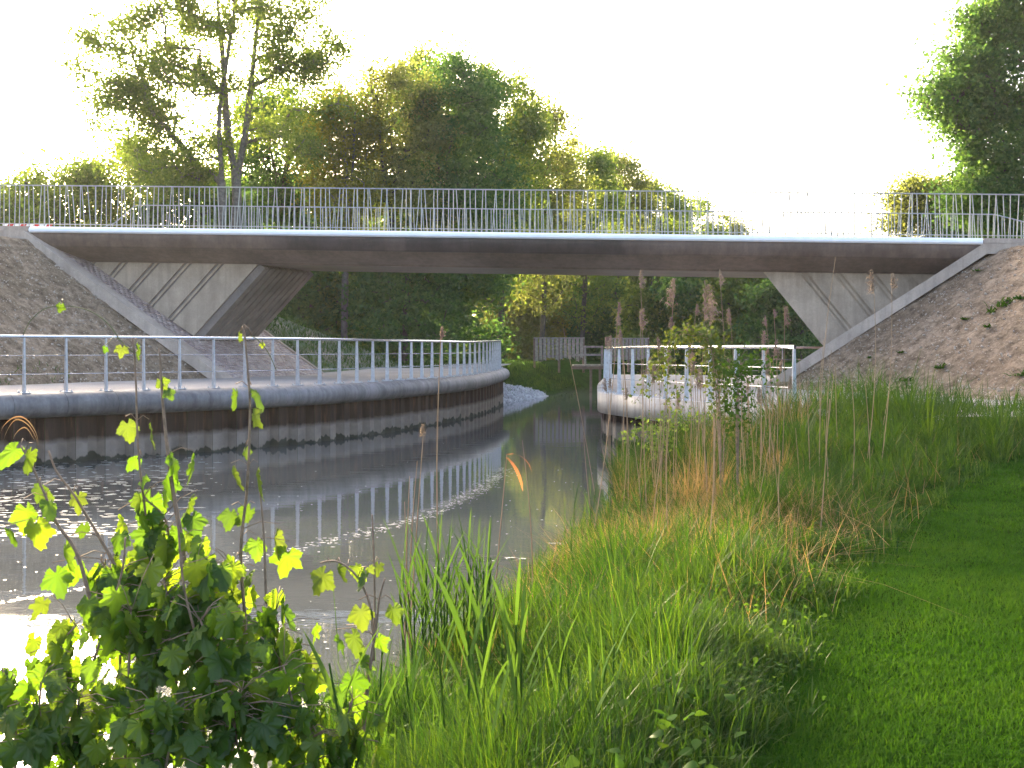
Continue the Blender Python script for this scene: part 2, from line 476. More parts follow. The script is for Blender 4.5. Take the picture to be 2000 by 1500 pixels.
# ------------------------------------------------------------------ plan of the canal
WL = -2.2                                        # water level (eye level is 0)
left_pts = [(-22, 9.5), (-17, 14.4), (-13.2, 18.4), (-11.2, 20.4), (-9.3, 22.4), (-7.6, 24.2), (-5.9, 26.1), (-4.6, 28.2), (-3.4, 31.0),
            (-2.46, 34.0), (-1.75, 36.6), (-1.2, 39.5), (-0.75, 43.0), (-0.45, 47.0)]
right_pts = [(4.2, 50.0), (3.45, 42.0), (2.85, 36.0), (2.5, 31.5), (2.36, 29.2), (2.42, 28.2), (2.75, 26.9), (3.4, 25.0), (4.3, 23.0), (5.1, 21.4), (6.6, 18.5)]
LW, LS = smooth_poly(left_pts, 0.2)
RW, RS = smooth_poly(right_pts, 0.2)
def z0L(y): return -0.83 + np.maximum(0, np.asarray(y) - 38.0) * 0.012
ZR = -1.05
near_bank = [(-5, -3), (-3.6, 1), (-2.5, 3), (-1.85, 4.5), (-1.55, 5.5), (-1.2, 7), (-0.75, 8.5), (0.2, 12), (1.15, 16), (1.75, 22), (2.1, 27.0)]
far_left = [(-0.45, 47.3), (0.3, 50), (1.5, 54), (3.3, 63), (8.5, 75), (25, 92)]
Lline = [tuple(p) for p in left_pts] + far_left
Rline = near_bank + [(2.55, 29.2), (2.7, 31.5), (3.05, 36), (3.65, 42), (4.4, 50), (6.5, 60), (13, 72), (30, 88)]
lawn_edge = ([-3, 0, 4.5, 5.5, 7.1, 8.6, 10.6, 13.3, 15, 17, 19], [-1.8, -0.6, .80, 1.12, 1.65, 2.4, 3.5, 5.0, 6.2, 8.2, 12])

def zbase_r(y): return -1.62 + 0.5 * sstep(11.5, 20.5, y)
def zlawn(x, y):
    return zbase_r(y) + 0.02 * fbm(x, y, 0.6, 2, 3)
def ground_z(x, y):
    """height of the natural ground (canal bed included)"""
    x = np.asarray(x, float); y = np.asarray(y, float)
    dl = sdist(x, y, Lline); dr = -sdist(x, y, Rline)
    bed = -3.4
    wall_l = bed + (z0L(y) - 0.08 - bed) * sstep(0.35, 0.6, dl)
    bank_l = np.minimum(-2.45 + 0.62 * np.maximum(dl, -1.5), -0.72 + 0.12 * fbm(x, y, 0.4, 3, 5))
    zl = np.where((y > 47.0) | (x > -0.35), bank_l, wall_l)
    zr_n = np.minimum(-2.30 + 0.30 * np.maximum(dr, -2.5) + 0.05 * fbm(x, y, 1.3, 3, 8), zlawn(x, y))
    wall_r = bed + (ZR - 0.08 - bed) * sstep(0.25, 0.5, dr)
    bank_rf = np.minimum(-2.4 + 0.5 * np.maximum(dr, -2), -0.7)
    zr = np.where(y < 27.5, zr_n, np.where(y < 49, wall_r, bank_rf))
    z = np.where(dl > -1.6, np.maximum(zl, bed), bed)
    z = np.maximum(z, np.where(dr > -2.4, np.maximum(zr, bed), bed))
    return z

# ------------------------------------------------------------------ ground sheet, water
def axis(lo, hi, step, far, grow=1.35):
    a = list(np.arange(lo, hi + 1e-6, step))
    s_, x = step, hi
    while x < far:
        s_ *= grow; x += s_; a.append(x)
    s_, x = step, lo
    while x > -far:
        s_ *= grow; x -= s_; a.insert(0, x)
    return np.array(a)
def grid_mesh(name, xs, ys, zf, mat, keep=None, parent=None):
    X, Y = np.meshgrid(xs, ys)
    Z = zf(X, Y)
    nx, ny = len(xs), len(ys)
    idx = np.arange(nx * ny).reshape(ny, nx)
    F = np.stack([idx[:-1, :-1], idx[:-1, 1:], idx[1:, 1:], idx[1:, :-1]], -1).reshape(-1, 4)
    V = np.stack([X, Y, Z], -1).reshape(-1, 3)
    if keep is not None:
        k = keep(X, Y, Z).ravel()
        F = F[k[F].all(1)]
    return mesh_np(name, V, F, mat, parent, True)

gx, gy = axis(-16, 16, 0.25, 240), axis(0, 60, 0.25, 240)
ground = grid_mesh('ground', gx, gy, ground_z, M['turf'])
tag(ground, 'dark turf covered banks and ground on both sides of the canal', 'ground', kind='structure')

water = mesh_np('water', [(-240, -60, WL), (240, -60, WL), (240, 240, WL), (-240, 240, WL)], np.array([[0, 1, 2, 3]]), M['water'])
tag(water, 'murky grey green canal water with soft reflections', 'water', kind='structure')

# ------------------------------------------------------------------ quay walls
def frame_at(C, i):
    t = C[min(i + 1, len(C) - 1)] - C[max(i - 1, 0)]
    t = t / np.linalg.norm(t)
    return t, np.array((-t[1], t[0]))          # tangent, left normal (landward on both walls is handled by sign)
def at_s(C, SS, s_):
    p = np.array([np.interp(s_, SS, C[:, k]) for k in range(2)])
    q0 = np.array([np.interp(max(s_ - 0.15, 0), SS, C[:, k]) for k in range(2)])
    q1 = np.array([np.interp(min(s_ + 0.15, SS[-1]), SS, C[:, k]) for k in range(2)])
    t = q1 - q0; t /= np.linalg.norm(t)
    return p, t, np.array((-t[1], t[0]))

COP = [(-0.22, 0.0), (0.10, 0.0), (0.22, -0.03), (0.31, -0.10), (0.355, -0.19), (0.36, -0.27), (0.325, -0.37), (0.25, -0.44), (0.14, -0.475), (-0.22, -0.475)]
def quay(name, label, C, SS, zf, sgn, s0, s1, copmat, seg=1.0, pile_w=0.62, cap_end=True):
    """sgn=+1: canal lies on the right of the curve direction; -1: on its left"""
    root = empty(name, (float(C[len(C) // 2][0]), float(C[len(C) // 2][1]), 0))
    tag(root, label, 'quay wall')
    off = -np.array(root.location)
    n = int(round((s1 - s0) / seg))
    cuts = np.linspace(s0, s1, n + 1)
    for k in range(n):
        mb = MB()
        a, b = cuts[k] + 0.004, cuts[k + 1] - 0.004
        rows = []
        for s_ in np.linspace(a, b, 4):
            p, t, nl = at_s(C, SS, s_)
            out = -nl * sgn
            z = float(zf(p[1]))
            dz = R.uniform(-0.004, 0.004) if False else 0
            rows.append([(p[0] + out[0] * u, p[1] + out[1] * u, z + v + dz) for u, v in COP])
        m_ = len(COP)
        V = np.array(rows).reshape(-1, 3); F = []
        for i in range(3):
            for j in range(m_):
                j2 = (j + 1) % m_
                F.append([i * m_ + j, i * m_ + j2, (i + 1) * m_ + j2, (i + 1) * m_ + j])
        mb.add(V + off, F)
        mb.add(V[:m_] + off, [list(range(m_))]); mb.add(V[-m_:] + off, [list(range(m_))[::-1]])
        o = mb.build('coping_stone', copmat, root)
        # shade the long faces smooth, keep ends flat
        sm = [len(p.vertices) == 4 and abs(p.normal.z) < 0.98 for p in o.data.polygons]
        o.data.polygons.foreach_set('use_smooth', sm)
    # sheet piles: one trough/crest unit each
    npile = int(round((s1 - s0) / pile_w))
    ps = np.linspace(s0, s1, npile + 1)
    prof = [(0.0, 0.10), (0.40, 0.10), (0.52, -0.10), (0.88, -0.10), (1.0, 0.10)]
    for k in range(npile):
        mb = MB(); top = []
        for f, u in prof:
            s_ = ps[k] + (ps[k + 1] - ps[k]) * f * 0.985
            p, t, nl = at_s(C, SS, s_)
            out = -nl * sgn
            top.append((p[0] + out[0] * u, p[1] + out[1] * u, 0))
        top = np.array(top)
        ztop = float(zf(top[0][1])) - 0.44
        V = np.concatenate([top + (0, 0, ztop), top + (0, 0, -3.3)]) + off
        m_ = len(prof)
        mb.add(V, [[j, j + 1, m_ + j + 1, m_ + j] for j in range(m_ - 1)])
        mb.build('sheet_pile', M['pile'], root)
    return root

sL0, sL1 = 0.0, LS[-1]
quayL = quay('quay_wall', 'long curved quay wall with rounded grey coping over rusty sheet piling, under the long left railing', LW, LS, z0L, 1, sL0, sL1, M['coping'], 1.05)
quayR = quay('quay_wall', 'short quay wall with pale rounded coping nose beside the dry reeds', RW, RS, lambda y: ZR + 0 * y, -1, 0.0, RS[-1], M['copinglight'], 1.0)
# end return of the long quay wall (turns back into the bank)
p, t, nl = at_s(LW, LS, sL1)
mb = MB()
o3 = -np.array(quayL.location)
for f0, f1 in ((0.2, 0.95), (0.97, 1.7), (1.72, 2.5)):
    q0, q1 = p + nl * f0 + t * 0.05, p + nl * f1 + t * 0.05
    rows = []
    for q in (q0, q1):
        rows.append([(q[0] + t[0] * (u + 0.02), q[1] + t[1] * (u + 0.02), float(z0L(q[1])) + v) for u, v in COP])
    m_ = len(COP); V = np.array(rows).reshape(-1, 3) + o3
    mb = MB(); mb.add(V, [[j, (j + 1) % m_, m_ + (j + 1) % m_, m_ + j] for j in range(m_)] + [list(range(m_)), list(range(m_, 2 * m_))[::-1]])
    mb.build('coping_stone', M['coping'], quayL)

# paths
def ribbon(C, SS, sgn, d0, d1, nd, zf, extra=0.0):
    V = []
    n = len(C)
    for i in range(n):
        t, nl = frame_at(C, i)
        land = nl * sgn
        for k in range(nd + 1):
            d = d0 + (d1 - d0) * k / nd
            q = C[i] + land * d
            V.append((q[0], q[1], float(zf(C[i][1]))))
    idx = np.arange(n * (nd + 1)).reshape(n, nd + 1)
    F = np.stack([idx[:-1, :-1], idx[1:, :-1], idx[1:, 1:], idx[:-1, 1:]], -1).reshape(-1, 4)
    return V, F
ext, _ = smooth_poly(list(left_pts) + [(-0.2, 50), (0.2, 54)], 0.4)
V, F = ribbon(ext, None, 1, 0.2, 9.0, 6, lambda y: z0L(y) - 0.006)
tag(mesh_np('gravel_path', V, F, M['gravel'], None, True), 'pale gravel towpath running behind the long curved quay wall', 'path', kind='structure')
poly = [(p_[0] + 0.0, p_[1]) for p_ in RW[::3]]
poly2 = []
for i in range(0, len(RW), 3):
    t, nl = frame_at(RW, i)
    q = RW[i] + nl * 0.2
    poly2.append((q[0], q[1], ZR - 0.006))
poly2 += [(24, 17.0, ZR - 0.006), (24, 50, ZR - 0.006)]
tag(mesh_np('gravel_path', np.array(poly2), [list(range(len(poly2)))], M['gravel']), 'pale gravel path between the short quay wall and the brown earth slope', 'path', kind='structure')

# ------------------------------------------------------------------ embankments
def Yn(x): return 35.0 - (np.asarray(x) + 14.35) * 0.0839
def smax(a, b, k=0.25):
    h = np.clip(0.5 + 0.5 * (a - b) / k, 0, 1)
    return b * (1 - h) + a * h + k * h * (1 - h)
def clods(x, y, seed):
    return 0.16 * fbm(x, y, 0.7, 4, seed) + 0.10 * np.abs(fbm(x, y, 2.6, 3, seed + 9)) + 0.03 * fbm(x, y, 7.0, 2, seed + 20)
def embL_front(x, y):
    z = -0.9 - 0.733 * (x + 8.75) + 0.322 * (y - 35.0)
    z = np.minimum(z + clods(x, y, 21), 3.28 + 0.5 * clods(x, y, 31))
    return z
def toeX(y): return np.interp(y, [40.5, 42, 46, 50, 55], [-6.9, -6.5, -5.5, -4.7, -4.0])
def embL_back(x, y):
    z1 = -0.92 - 0.733 * (x + 8.75 - 0.33 * (y - 35.0)) - 0.06
    z2 = -0.78 + 0.56 * (toeX(y) - x) + 0.5 * clods(x, y, 44)
    z = np.where(y < 41.0, z1, z2)
    cap = np.where(y < 41, 3.3, 3.15 - 0.37 * (y - 41.0)) + 0.35 * clods(x, y, 47)
    cap = np.where(x < -16, np.maximum(cap, 3.15 - 0.12 * np.maximum(0, y - 41)), cap)
    return np.minimum(z, cap)
e1 = grid_mesh('earth_embankment', np.arange(-30, -7.2, 0.1), np.arange(14.0, 35.05, 0.1), embL_front, M['soil'], keep=lambda X, Y, Z: (Z > -1.3) & (Y < Yn(X) + 0.1))
tag(e1, 'grey brown stony earth slope beside the brick paving at the left bridge end', 'embankment', kind='structure')
e2 = grid_mesh('grass_slope', np.arange(-34, -2.5, 0.2), np.arange(34.6, 62, 0.2), embL_back, M['greenslope'], keep=lambda X, Y, Z: (Z > -1.4) & (Y > Yn(X) - 0.1))
tag(e2, 'thinly grassed earth slope behind the bridge, running down to the towpath', 'embankment', kind='structure')
def embR_front(x, y):
    z = -0.7 + 0.66 * (x - 7.9) + 0.265 * (y - 33.5)
    z = np.minimum(z + clods(x, y, 61), 2.78 + 0.5 * clods(x, y, 66))
    fl = ZR + 0.05 + 0.5 * clods(x, y, 71)
    toe = ZR - 0.25 + 0.40 * np.clip(1 - np.abs(z - ZR) / 1.1, 0, 1) + 0.3 * clods(x, y, 72)
    return smax(z, np.where(z > -3.2, toe, -2.0), 0.3)
e3 = grid_mesh('earth_embankment', np.arange(5.0, 34, 0.1), np.arange(14.0, 33.9, 0.1), embR_front, M['soilred'], keep=lambda X, Y, Z: (Z > -1.35) & (Y < Yn(X) + 0.1))
tag(e3, 'brown stony earth slope with small weeds at the right bridge end', 'embankment', kind='structure')
def embR_back(x, y):
    z = -0.7 + 0.66 * (x - 7.94 - 0.33 * (y - 33.5)) - 0.1
    cap = np.where(y < 39, 2.8, 2.8 - 0.35 * (y - 39))
    return np.minimum(z, cap + 0.3 * clods(x, y, 91))
e4 = grid_mesh('grass_slope', np.arange(6, 40, 0.25), np.arange(32.0, 60, 0.25), embR_back, M['greenslope'], keep=lambda X, Y, Z: (Z > -1.4) & (Y > Yn(X) - 0.1))
tag(e4, 'grassed ground behind the right bridge end, under the big oak', 'embankment', kind='structure')

# loose stones on slopes (uncountable): small lumps joined
def stones(name, label, pts, sizes, mat, cat):
    base = np.array([(1, 0, 0), (-1, 0, 0), (0, 1, 0), (0, -1, 0), (0, 0, 0.8), (0, 0, -0.8)], float)
    tri = np.array([(0, 2, 4), (2, 1, 4), (1, 3, 4), (3, 0, 4), (2, 0, 5), (1, 2, 5), (3, 1, 5), (0, 3, 5)])
    n = len(pts)
    q = rng.normal(size=(n, 3, 3)); q, _ = np.linalg.qr(q)
    sc = sizes[:, None, None] * rng.uniform(0.55, 1.2, (n, 1, 3))
    v = (base[None] * rng.uniform(0.75, 1.2, (n, 6, 1)) * sc) @ q + pts[:, None, :]
    f = (tri[None] + (np.arange(n) * 6)[:, None, None]).reshape(-1, 3)
    o = mesh_np(name, v.reshape(-1, 3), f, mat)
    return tag(o, label, cat, kind='stuff')
def scatter(n, x0, x1, y0, y1): return rng.uniform(x0, x1, n), rng.uniform(y0, y1, n)
x, y = scatter(9000, -16, -7.5, 20, 35); z = embL_front(x, y); k = (z > -0.95) & (z < 3.2) & (y < Yn(x) - 0.1)
stones('loose_stones', 'small pale stones strewn over the earth slope at the left bridge end', np.stack([x, y, z + 0.01], 1)[k], 0.012 + 0.042 * rng.random(k.sum()) ** 3.5, M['stone'], 'stones')
x, y = scatter(12000, 6, 17, 17, 34); z = embR_front(x, y); k = (z > -1.15) & (z < 2.8) & (y < Yn(x) - 0.1)
stones('loose_stones', 'small stones and clods strewn over the brown slope at the right bridge end', np.stack([x, y, z + 0.01], 1)[k], 0.012 + 0.042 * rng.random(k.sum()) ** 3.5, M['stone'], 'stones')
# riprap at the end of the long quay
n = 2200
tt = rng.random(n) ** 0.9
yy = 47.4 + 8.6 * tt
xx = np.interp(yy, [47.3, 50, 54, 57], [-0.45, 0.3, 1.5, 2.1])
dd = rng.uniform(-0.3, 2.4, n) * (1 - 0.75 * tt)
px_, py_ = xx - dd * 0.95, yy + dd * 0.25
pz_ = ground_z(px_, py_)
stones('riprap', 'heap of pale grey riprap stones at the far end of the long quay wall', np.stack([px_, py_, pz_ + 0.04], 1), rng.uniform(0.07, 0.17, n), M['riprap'], 'stones')

# ------------------------------------------------------------------ bridge
A = np.array((-14.35, 35.0, 3.67)); B = np.array((13.08, 32.7, 3.10))
SK = 0.33
def bp(s_, wd, dz):
    q = A + (B - A) * s_
    return np.array((q[0] + SK * wd, q[1] + wd, q[2] + dz))
bridge = empty('bridge', (float(bp(.5, 2.4, 0)[0]), float(bp(.5, 2.4, 0)[1]), -1.0))
tag(bridge, 'low concrete footbridge with pale edge strip spanning the canal on raking piers', 'bridge')
boff = -np.array(bridge.location)
BW = 5.2
def loft(name, sect, s0, s1, mat, smooth=False, n=2, closed=True):
    mb = MB(); V = []
    for s_ in np.linspace(s0, s1, n):
        V += [bp(s_, a, b) + boff for a, b in sect]
    m_ = len(sect); F = []
    for i in range(n - 1):
        for j in range(m_ if closed else m_ - 1):
            j2 = (j + 1) % m_
            F.append([i * m_ + j, i * m_ + j2, (i + 1) * m_ + j2, (i + 1) * m_ + j])
    if closed:
        F.append(list(range(m_))); F.append([(n - 1) * m_ + j for j in range(m_)][::-1])
    mb.add(V, F)
    return mb.build(name, mat, bridge, smooth)
def arc(c, r, a0, a1, n): return [(c[0] + r * math.cos(a), c[1] + r * math.sin(a)) for a in np.linspace(a0, a1, n)]
# deck body: hollow curved fascia, inclined cantilever soffit, flat box soffit
half = [(0.04, -0.05), (0.05, -0.17)] + [(0.06 + 0.16 * u ** 2, -0.17 - 0.40 * u) for u in np.linspace(0.1, 1, 7)] + \
       [(0.26, -0.585)] + [(0.26 + 0.80 * u, -0.585 - 0.33 * u ** 0.8) for u in np.linspace(0.12, 1, 6)] + [(1.12, -0.955), (1.25, -0.97)]
sect = half + [(BW - a, b) for a, b in half[::-1]]
deck = loft('deck', sect, -0.012, 1.012, M['fascia'])
fs = [(a - 0.012, b_) for a, b_ in half[1:10]]
loft('fascia', fs + [(a + 0.010, b_) for a, b_ in fs[::-1]], -0.012, 1.012, M['fasciamid'], n=40)
lipf = [(0.30, -0.012), (0.06, 0.0), (0.01, -0.03), (-0.025, -0.08), (-0.03, -0.13), (0.0, -0.175), (0.055, -0.185)]
lipc = lipf + [(0.30, -0.185)]
loft('edge_trim', lipc, 0.0, 1.0, M['lip'])
loft('edge_trim', [(BW - a, b) for a, b in lipc], 0.0, 1.0, M['lip'])
loft('deck_surface', [(0.31, -0.06), (BW - 0.31, -0.06), (BW - 0.31, -0.02), (0.31, -0.02)], -0.25, 1.25, M['asphalt'])

def beam(top, thick, w0, w1, name='edge_beam'):
    """concrete edge beam following a bent line of near-face points"""
    top = np.array(top, float)
    t = np.gradient(top, axis=0)
    mb = MB()
    nrm = []
    for i in range(len(top)):
        segs = []
        if i > 0: segs.append(top[i] - top[i - 1])
        if i < len(top) - 1: segs.append(top[i + 1] - top[i])
        ns = []
        for s_ in segs:
            d = np.array((s_[0], s_[2])); d /= np.linalg.norm(d)
            nn = np.array((d[1], -d[0]))
            if nn[1] > 0: nn = -nn
            ns.append(nn)
        a = sum(ns); a /= np.linalg.norm(a)
        a = a / max(0.4, np.dot(a, ns[0]))
        nrm.append(a)
    bot = np.array([top[i] + np.array((nrm[i][0], 0, nrm[i][1])) * thick for i in range(len(top))])
    for i in range(len(top) - 1):
        c = [bot[i], bot[i + 1], bot[i + 1], bot[i], top[i], top[i + 1], top[i + 1], top[i]]
        off = [w0, w0, w1, w1] * 2
        c = np.array([np.array(p_) + (SK * w_, w_, 0) for p_, w_ in zip(c, off)]) + boff
        mb.hexa(c)
    o = mb.build(name, M['beam'], bridge)
    return o
def on(px, py, y=None):
    if y is None:
        y = 35.0
        for _ in range(6): y = float(Yn((px - 1000) / FPX * y))
    return P(px, py, y)
Ltop = [on(-260, 451), on(52, 451), on(443, 737), on(475, 762)]
Rtop = [on(1400, 811), on(1545, 717), on(1921, 476), on(2300, 478)]
beam(Ltop, 0.29, -0.16, 0.30)
beam(Rtop, 0.29, -0.16, 0.30)
# upper kerb continuing the deck edge past both ends
mbk = MB(); 
def kerb(s0, s1, name):
    mb = MB()
    c = []
    for dz in (-0.13, -0.0):
        for s_, wd in ((s0, 0.0), (s1, 0.0), (s1, 0.32), (s0, 0.32)):
            c.append(bp(s_, wd, dz) + boff)
    mb.hexa(np.array(c)); return mb.build(name, M['beam'], bridge)
kerb(-0.30, -0.001, 'end_kerb'); kerb(1.001, 1.07, 'end_kerb'); kerb(1.0715, 1.3, 'end_kerb')

# brick paved slope under the left end
u0 = np.array(Ltop[1]); u1 = np.array(Ltop[2]) + np.array((0.25, 0, -0.18))
du = u1 - u0; Lu = np.linalg.norm(du); eu = du / Lu
ev = np.array((SK, 1.0, 0)); Lv = np.linalg.norm(ev); ev /= Lv
en = np.cross(ev, eu); en /= np.linalg.norm(en)
if en[2] < 0: en = -en
def slope_paving(u0, eu, ev, en, Lu, w0, w1, name, label=None):
    c = []
    for dn in (-0.30, -0.055):
        for a, b in ((0, w0), (Lu, w0), (Lu, w1), (0, w1)):
            c.append(u0 + eu * a + ev * b * Lv + en * dn + boff)
    mb = MB(); mb.hexa(np.array(c)); base = mb.build(name, M['mortar'], bridge)
    if label: base['label'] = label
    bl, bw, gap = 0.235, 0.118, 0.012
    na, nb = int(Lu / bw), int((w1 - w0) * Lv / bl) + 1
    V, F = [], []
    k = 0
    quad = [[4, 5, 6, 7], [0, 1, 5, 4], [1, 2, 6, 5], [2, 3, 7, 6], [3, 0, 4, 7]]
    for i in range(na):
        for j in range(nb + 1):
            a0, a1 = i * bw + gap / 2, (i + 1) * bw - gap / 2
            b0 = w0 * Lv + (j - 0.5 * (i % 2)) * bl + gap / 2; b1 = b0 + bl - gap
            b0, b1 = max(b0, w0 * Lv), min(b1, w1 * Lv)
            if b1 - b0 < 0.03: continue
            h = R.uniform(-0.006, 0.006)
            for dn in (-0.06, -0.02 + h):
                for a, b in ((a0, b0), (a1, b0), (a1, b1), (a0, b1)):
                    V.append(u0 + eu * a + ev * b + en * dn + boff)
            F += [[q + k for q in f] for f in quad]; k += 8
    o = mesh_np('brick_paving', np.array(V), np.array(F), M['brick'], base)
    o['kind'] = 'stuff'
    # pale edging along the far side
    mb = MB(); c = []
    for dn in (-0.2, 0.02):
        for a, b in ((0, w1), (Lu, w1), (Lu, w1 + 0.12), (0, w1 + 0.12)):
            c.append(u0 + eu * a + ev * b * Lv + en * dn + boff)
    mb.hexa(np.array(c)); mb.build('slope_edging', M['beam'], base)
slope_paving(u0, eu, ev, en, Lu, 0.31, 5.7, 'paved_slope', 'brick paved slope under the left bridge end')
ru0 = np.array(Rtop[2]); ru1 = np.array(Rtop[1]) + np.array((-0.35, 0, -0.24))
rdu = ru1 - ru0; rLu = np.linalg.norm(rdu); reu = rdu / rLu
ren = np.cross(ev, reu); ren = ren if ren[2] > 0 else -ren; ren /= np.linalg.norm(ren)
slope_paving(ru0, reu, ev, ren, rLu, 0.31, 5.2, 'paved_slope', 'paved slope under the right bridge end')

# raking piers
def clip(poly, p0, nrm):          # keep the side where dot(p-p0,nrm) >= 0
    out = []
    for i in range(len(poly)):
        a, b = poly[i], poly[(i + 1) % len(poly)]
        da, db = np.dot(a - p0, nrm), np.dot(b - p0, nrm)
        if da >= 0: out.append(a)
        if (da >= 0) != (db >= 0): out.append(a + (b - a) * (da / (da - db)))
    return out
def pier(tri, wdep, rake_a, rake_b, sgn, canal_slats):
    """tri: near-face corner points in the plane, rake_a->rake_b is the canal-side raking edge"""
    tri = [np.array(q, float) for q in tri]
    core = MB()
    ex = np.array((SK, 1.0, 0))
    core.prism([q + ex * 0.055 + boff for q in tri], ex * (wdep - 0.055))
    pr = core.build('pier', M['slatface'] if canal_slats else M['pier'], bridge)
    d = rake_b - rake_a; d2 = np.array((d[0], 0, d[2])); d2 /= np.linalg.norm(d2)
    nrm = np.array((-d2[2], 0, d2[0]))
    if np.dot(sum(tri) / 3 - rake_a, nrm) < 0: nrm = -nrm
    pos = 0.0
    first = True
    fy = ex / np.linalg.norm(ex)
    while pos < 6:
        for wdt, proud, nm in ((0.80 if first else 0.62, 0.055, 'face_panel'), (0.13, 0.04, 'face_batten')):
            g = 0.032
            q = clip(clip(list(tri), rake_a + nrm * (pos + (0 if pos == 0 else g)), nrm), rake_a + nrm * (pos + wdt - g), -nrm)
            if len(q) >= 3:
                mb = MB()
                mb.prism([k_ + ex * (0.057 - proud) + boff for k_ in q], ex * proud)
                mb.build(nm, M['pier'], pr)
            pos += wdt
        first = False
    if canal_slats:
        ns = 9
        for k in range(ns):
            w0, w1 = 0.02 + (wdep - 0.04) * k / ns + 0.05, 0.02 + (wdep - 0.04) * (k + 1) / ns - 0.05
            mb = MB()
            p0, p1 = rake_a, rake_b
            out = -nrm * 0.22
            q = [p0 + ex * w0, p1 + ex * w0, p1 + ex * w0 + out, p0 + ex * w0 + out]
            mb.prism([k_ + boff for k_ in q], ex * (w1 - w0))
            mb.build('formwork_board', M['slatface'], pr)
    return pr
yl = 36.0
def onw(px, py, wd):
    y = 35.0
    for _ in range(8): y = float(Yn((px - 1000) / FPX * y - SK * wd)) + wd
    return P(px, py, y)
La, Lb, Lc = onw(505, 514, 1.15), onw(378, 656, 1.15), onw(170, 512, 1.15)
pier([La, Lb, Lc], 3.1, La, Lb, 1, True)
Ra, Rb, Rc = onw(1488, 528, 1.15), onw(1608, 676, 1.15), onw(1850, 534, 1.15)
pier([Ra, Rb, Rc], 3.1, Ra, Rb, -1, False)

# bridge railings: slender leaning bars
bar_me = {}
def bar_mesh(r, h):
    key = (r, round(h, 2))
    if key not in bar_me:
        mb = MB(); mb.tube([(0, 0, 0), (0, 0, h)], r, 5); bar_me[key] = mb.data('baluster', M['galvbridge'])
    return bar_me[key]
def bridge_rail(label, line, h, spacing, zoff, seed, dens=1.0):
    """line: list of (base point) along which the rail runs; top follows at height h given per point"""
    line = np.array(line, float)
    root = empty('bridge_railing', tuple(line[len(line) // 2][:3]))
    tag(root, label, 'railing', 'slender bar railings on the bridge')
    off = -np.array(root.location)
    top = line[:, :3] + np.stack([0 * line[:, 3], 0 * line[:, 3], line[:, 3]], 1)
    mb = MB(); mb.tube(top + off, 0.02, 6); mb.build('top_rail', M['galvbridge'], root)
    mb = MB(); mb.tube(line[:, :3] + (0, 0, 0.09) + off, 0.013, 5); mb.build('bottom_rail', M['galvbridge'], root)
    d = np.concatenate([[0], np.cumsum(np.linalg.norm(np.diff(line[:, :3], axis=0), axis=1))])
    rr = random.Random(seed)
    n = int(d[-1] / spacing)
    cnt = 0
    for k in range(n + 1):
        s_ = k * spacing
        b = np.array([np.interp(s_, d, line[:, j]) for j in range(4)])
        hh = b[3]
        if hh < 0.12: continue
        t = np.array([np.interp(min(s_ + 0.1, d[-1]), d, line[:, j]) - np.interp(max(0, s_ - 0.1), d, line[:, j]) for j in range(2)])
        ang = math.atan2(t[1], t[0])
        post = k % 10 == 0
        lean = 0.0 if post else rr.choice((-1, 1)) * rr.uniform(0.0, 0.085) * rr.choice((0.3, 1, 1))
        sh = 0.0 if post else rr.uniform(-0.02, 0.02)
        o = bpy.data.objects.new('post' if post else 'baluster', bar_mesh(0.021 if post else 0.0145, 1.0))
        o.location = b[:3] + off + np.array((math.cos(ang) * sh, math.sin(ang) * sh, -0.12))
        o.rotation_euler = (0, lean, ang)
        o.scale = (1, 1, (hh + 0.12) / math.cos(lean))
        link(o, root); cnt += 1
    return root
def rail_pt(s_, wd, h, dz=0.0): return (*bp(s_, wd, dz), h)
bridge_rail('taller looking slender bar railing along the front edge of the bridge', [rail_pt(s_, 0.18, 1.24) for s_ in np.linspace(-0.16, 1.10, 24)], 1.2, 0.158, 0, 5)
fl = [rail_pt(-0.09, BW - 0.2, 0.02, -0.02), rail_pt(-0.03, BW - 0.2, 0.62), rail_pt(-0.005, BW - 0.2, 1.2)]
fr = [rail_pt(s_, BW - 0.2, 1.24) for s_ in np.linspace(0.002, 1.025, 22)] + [rail_pt(1.045, BW - 0.1, 1.12), rail_pt(1.07, BW, 0.95), rail_pt(1.10, BW, 0.8)]
bridge_rail('slender bar railing along the back edge of the bridge, seen through the front one', fl + fr, 1.2, 0.158, 0, 9)

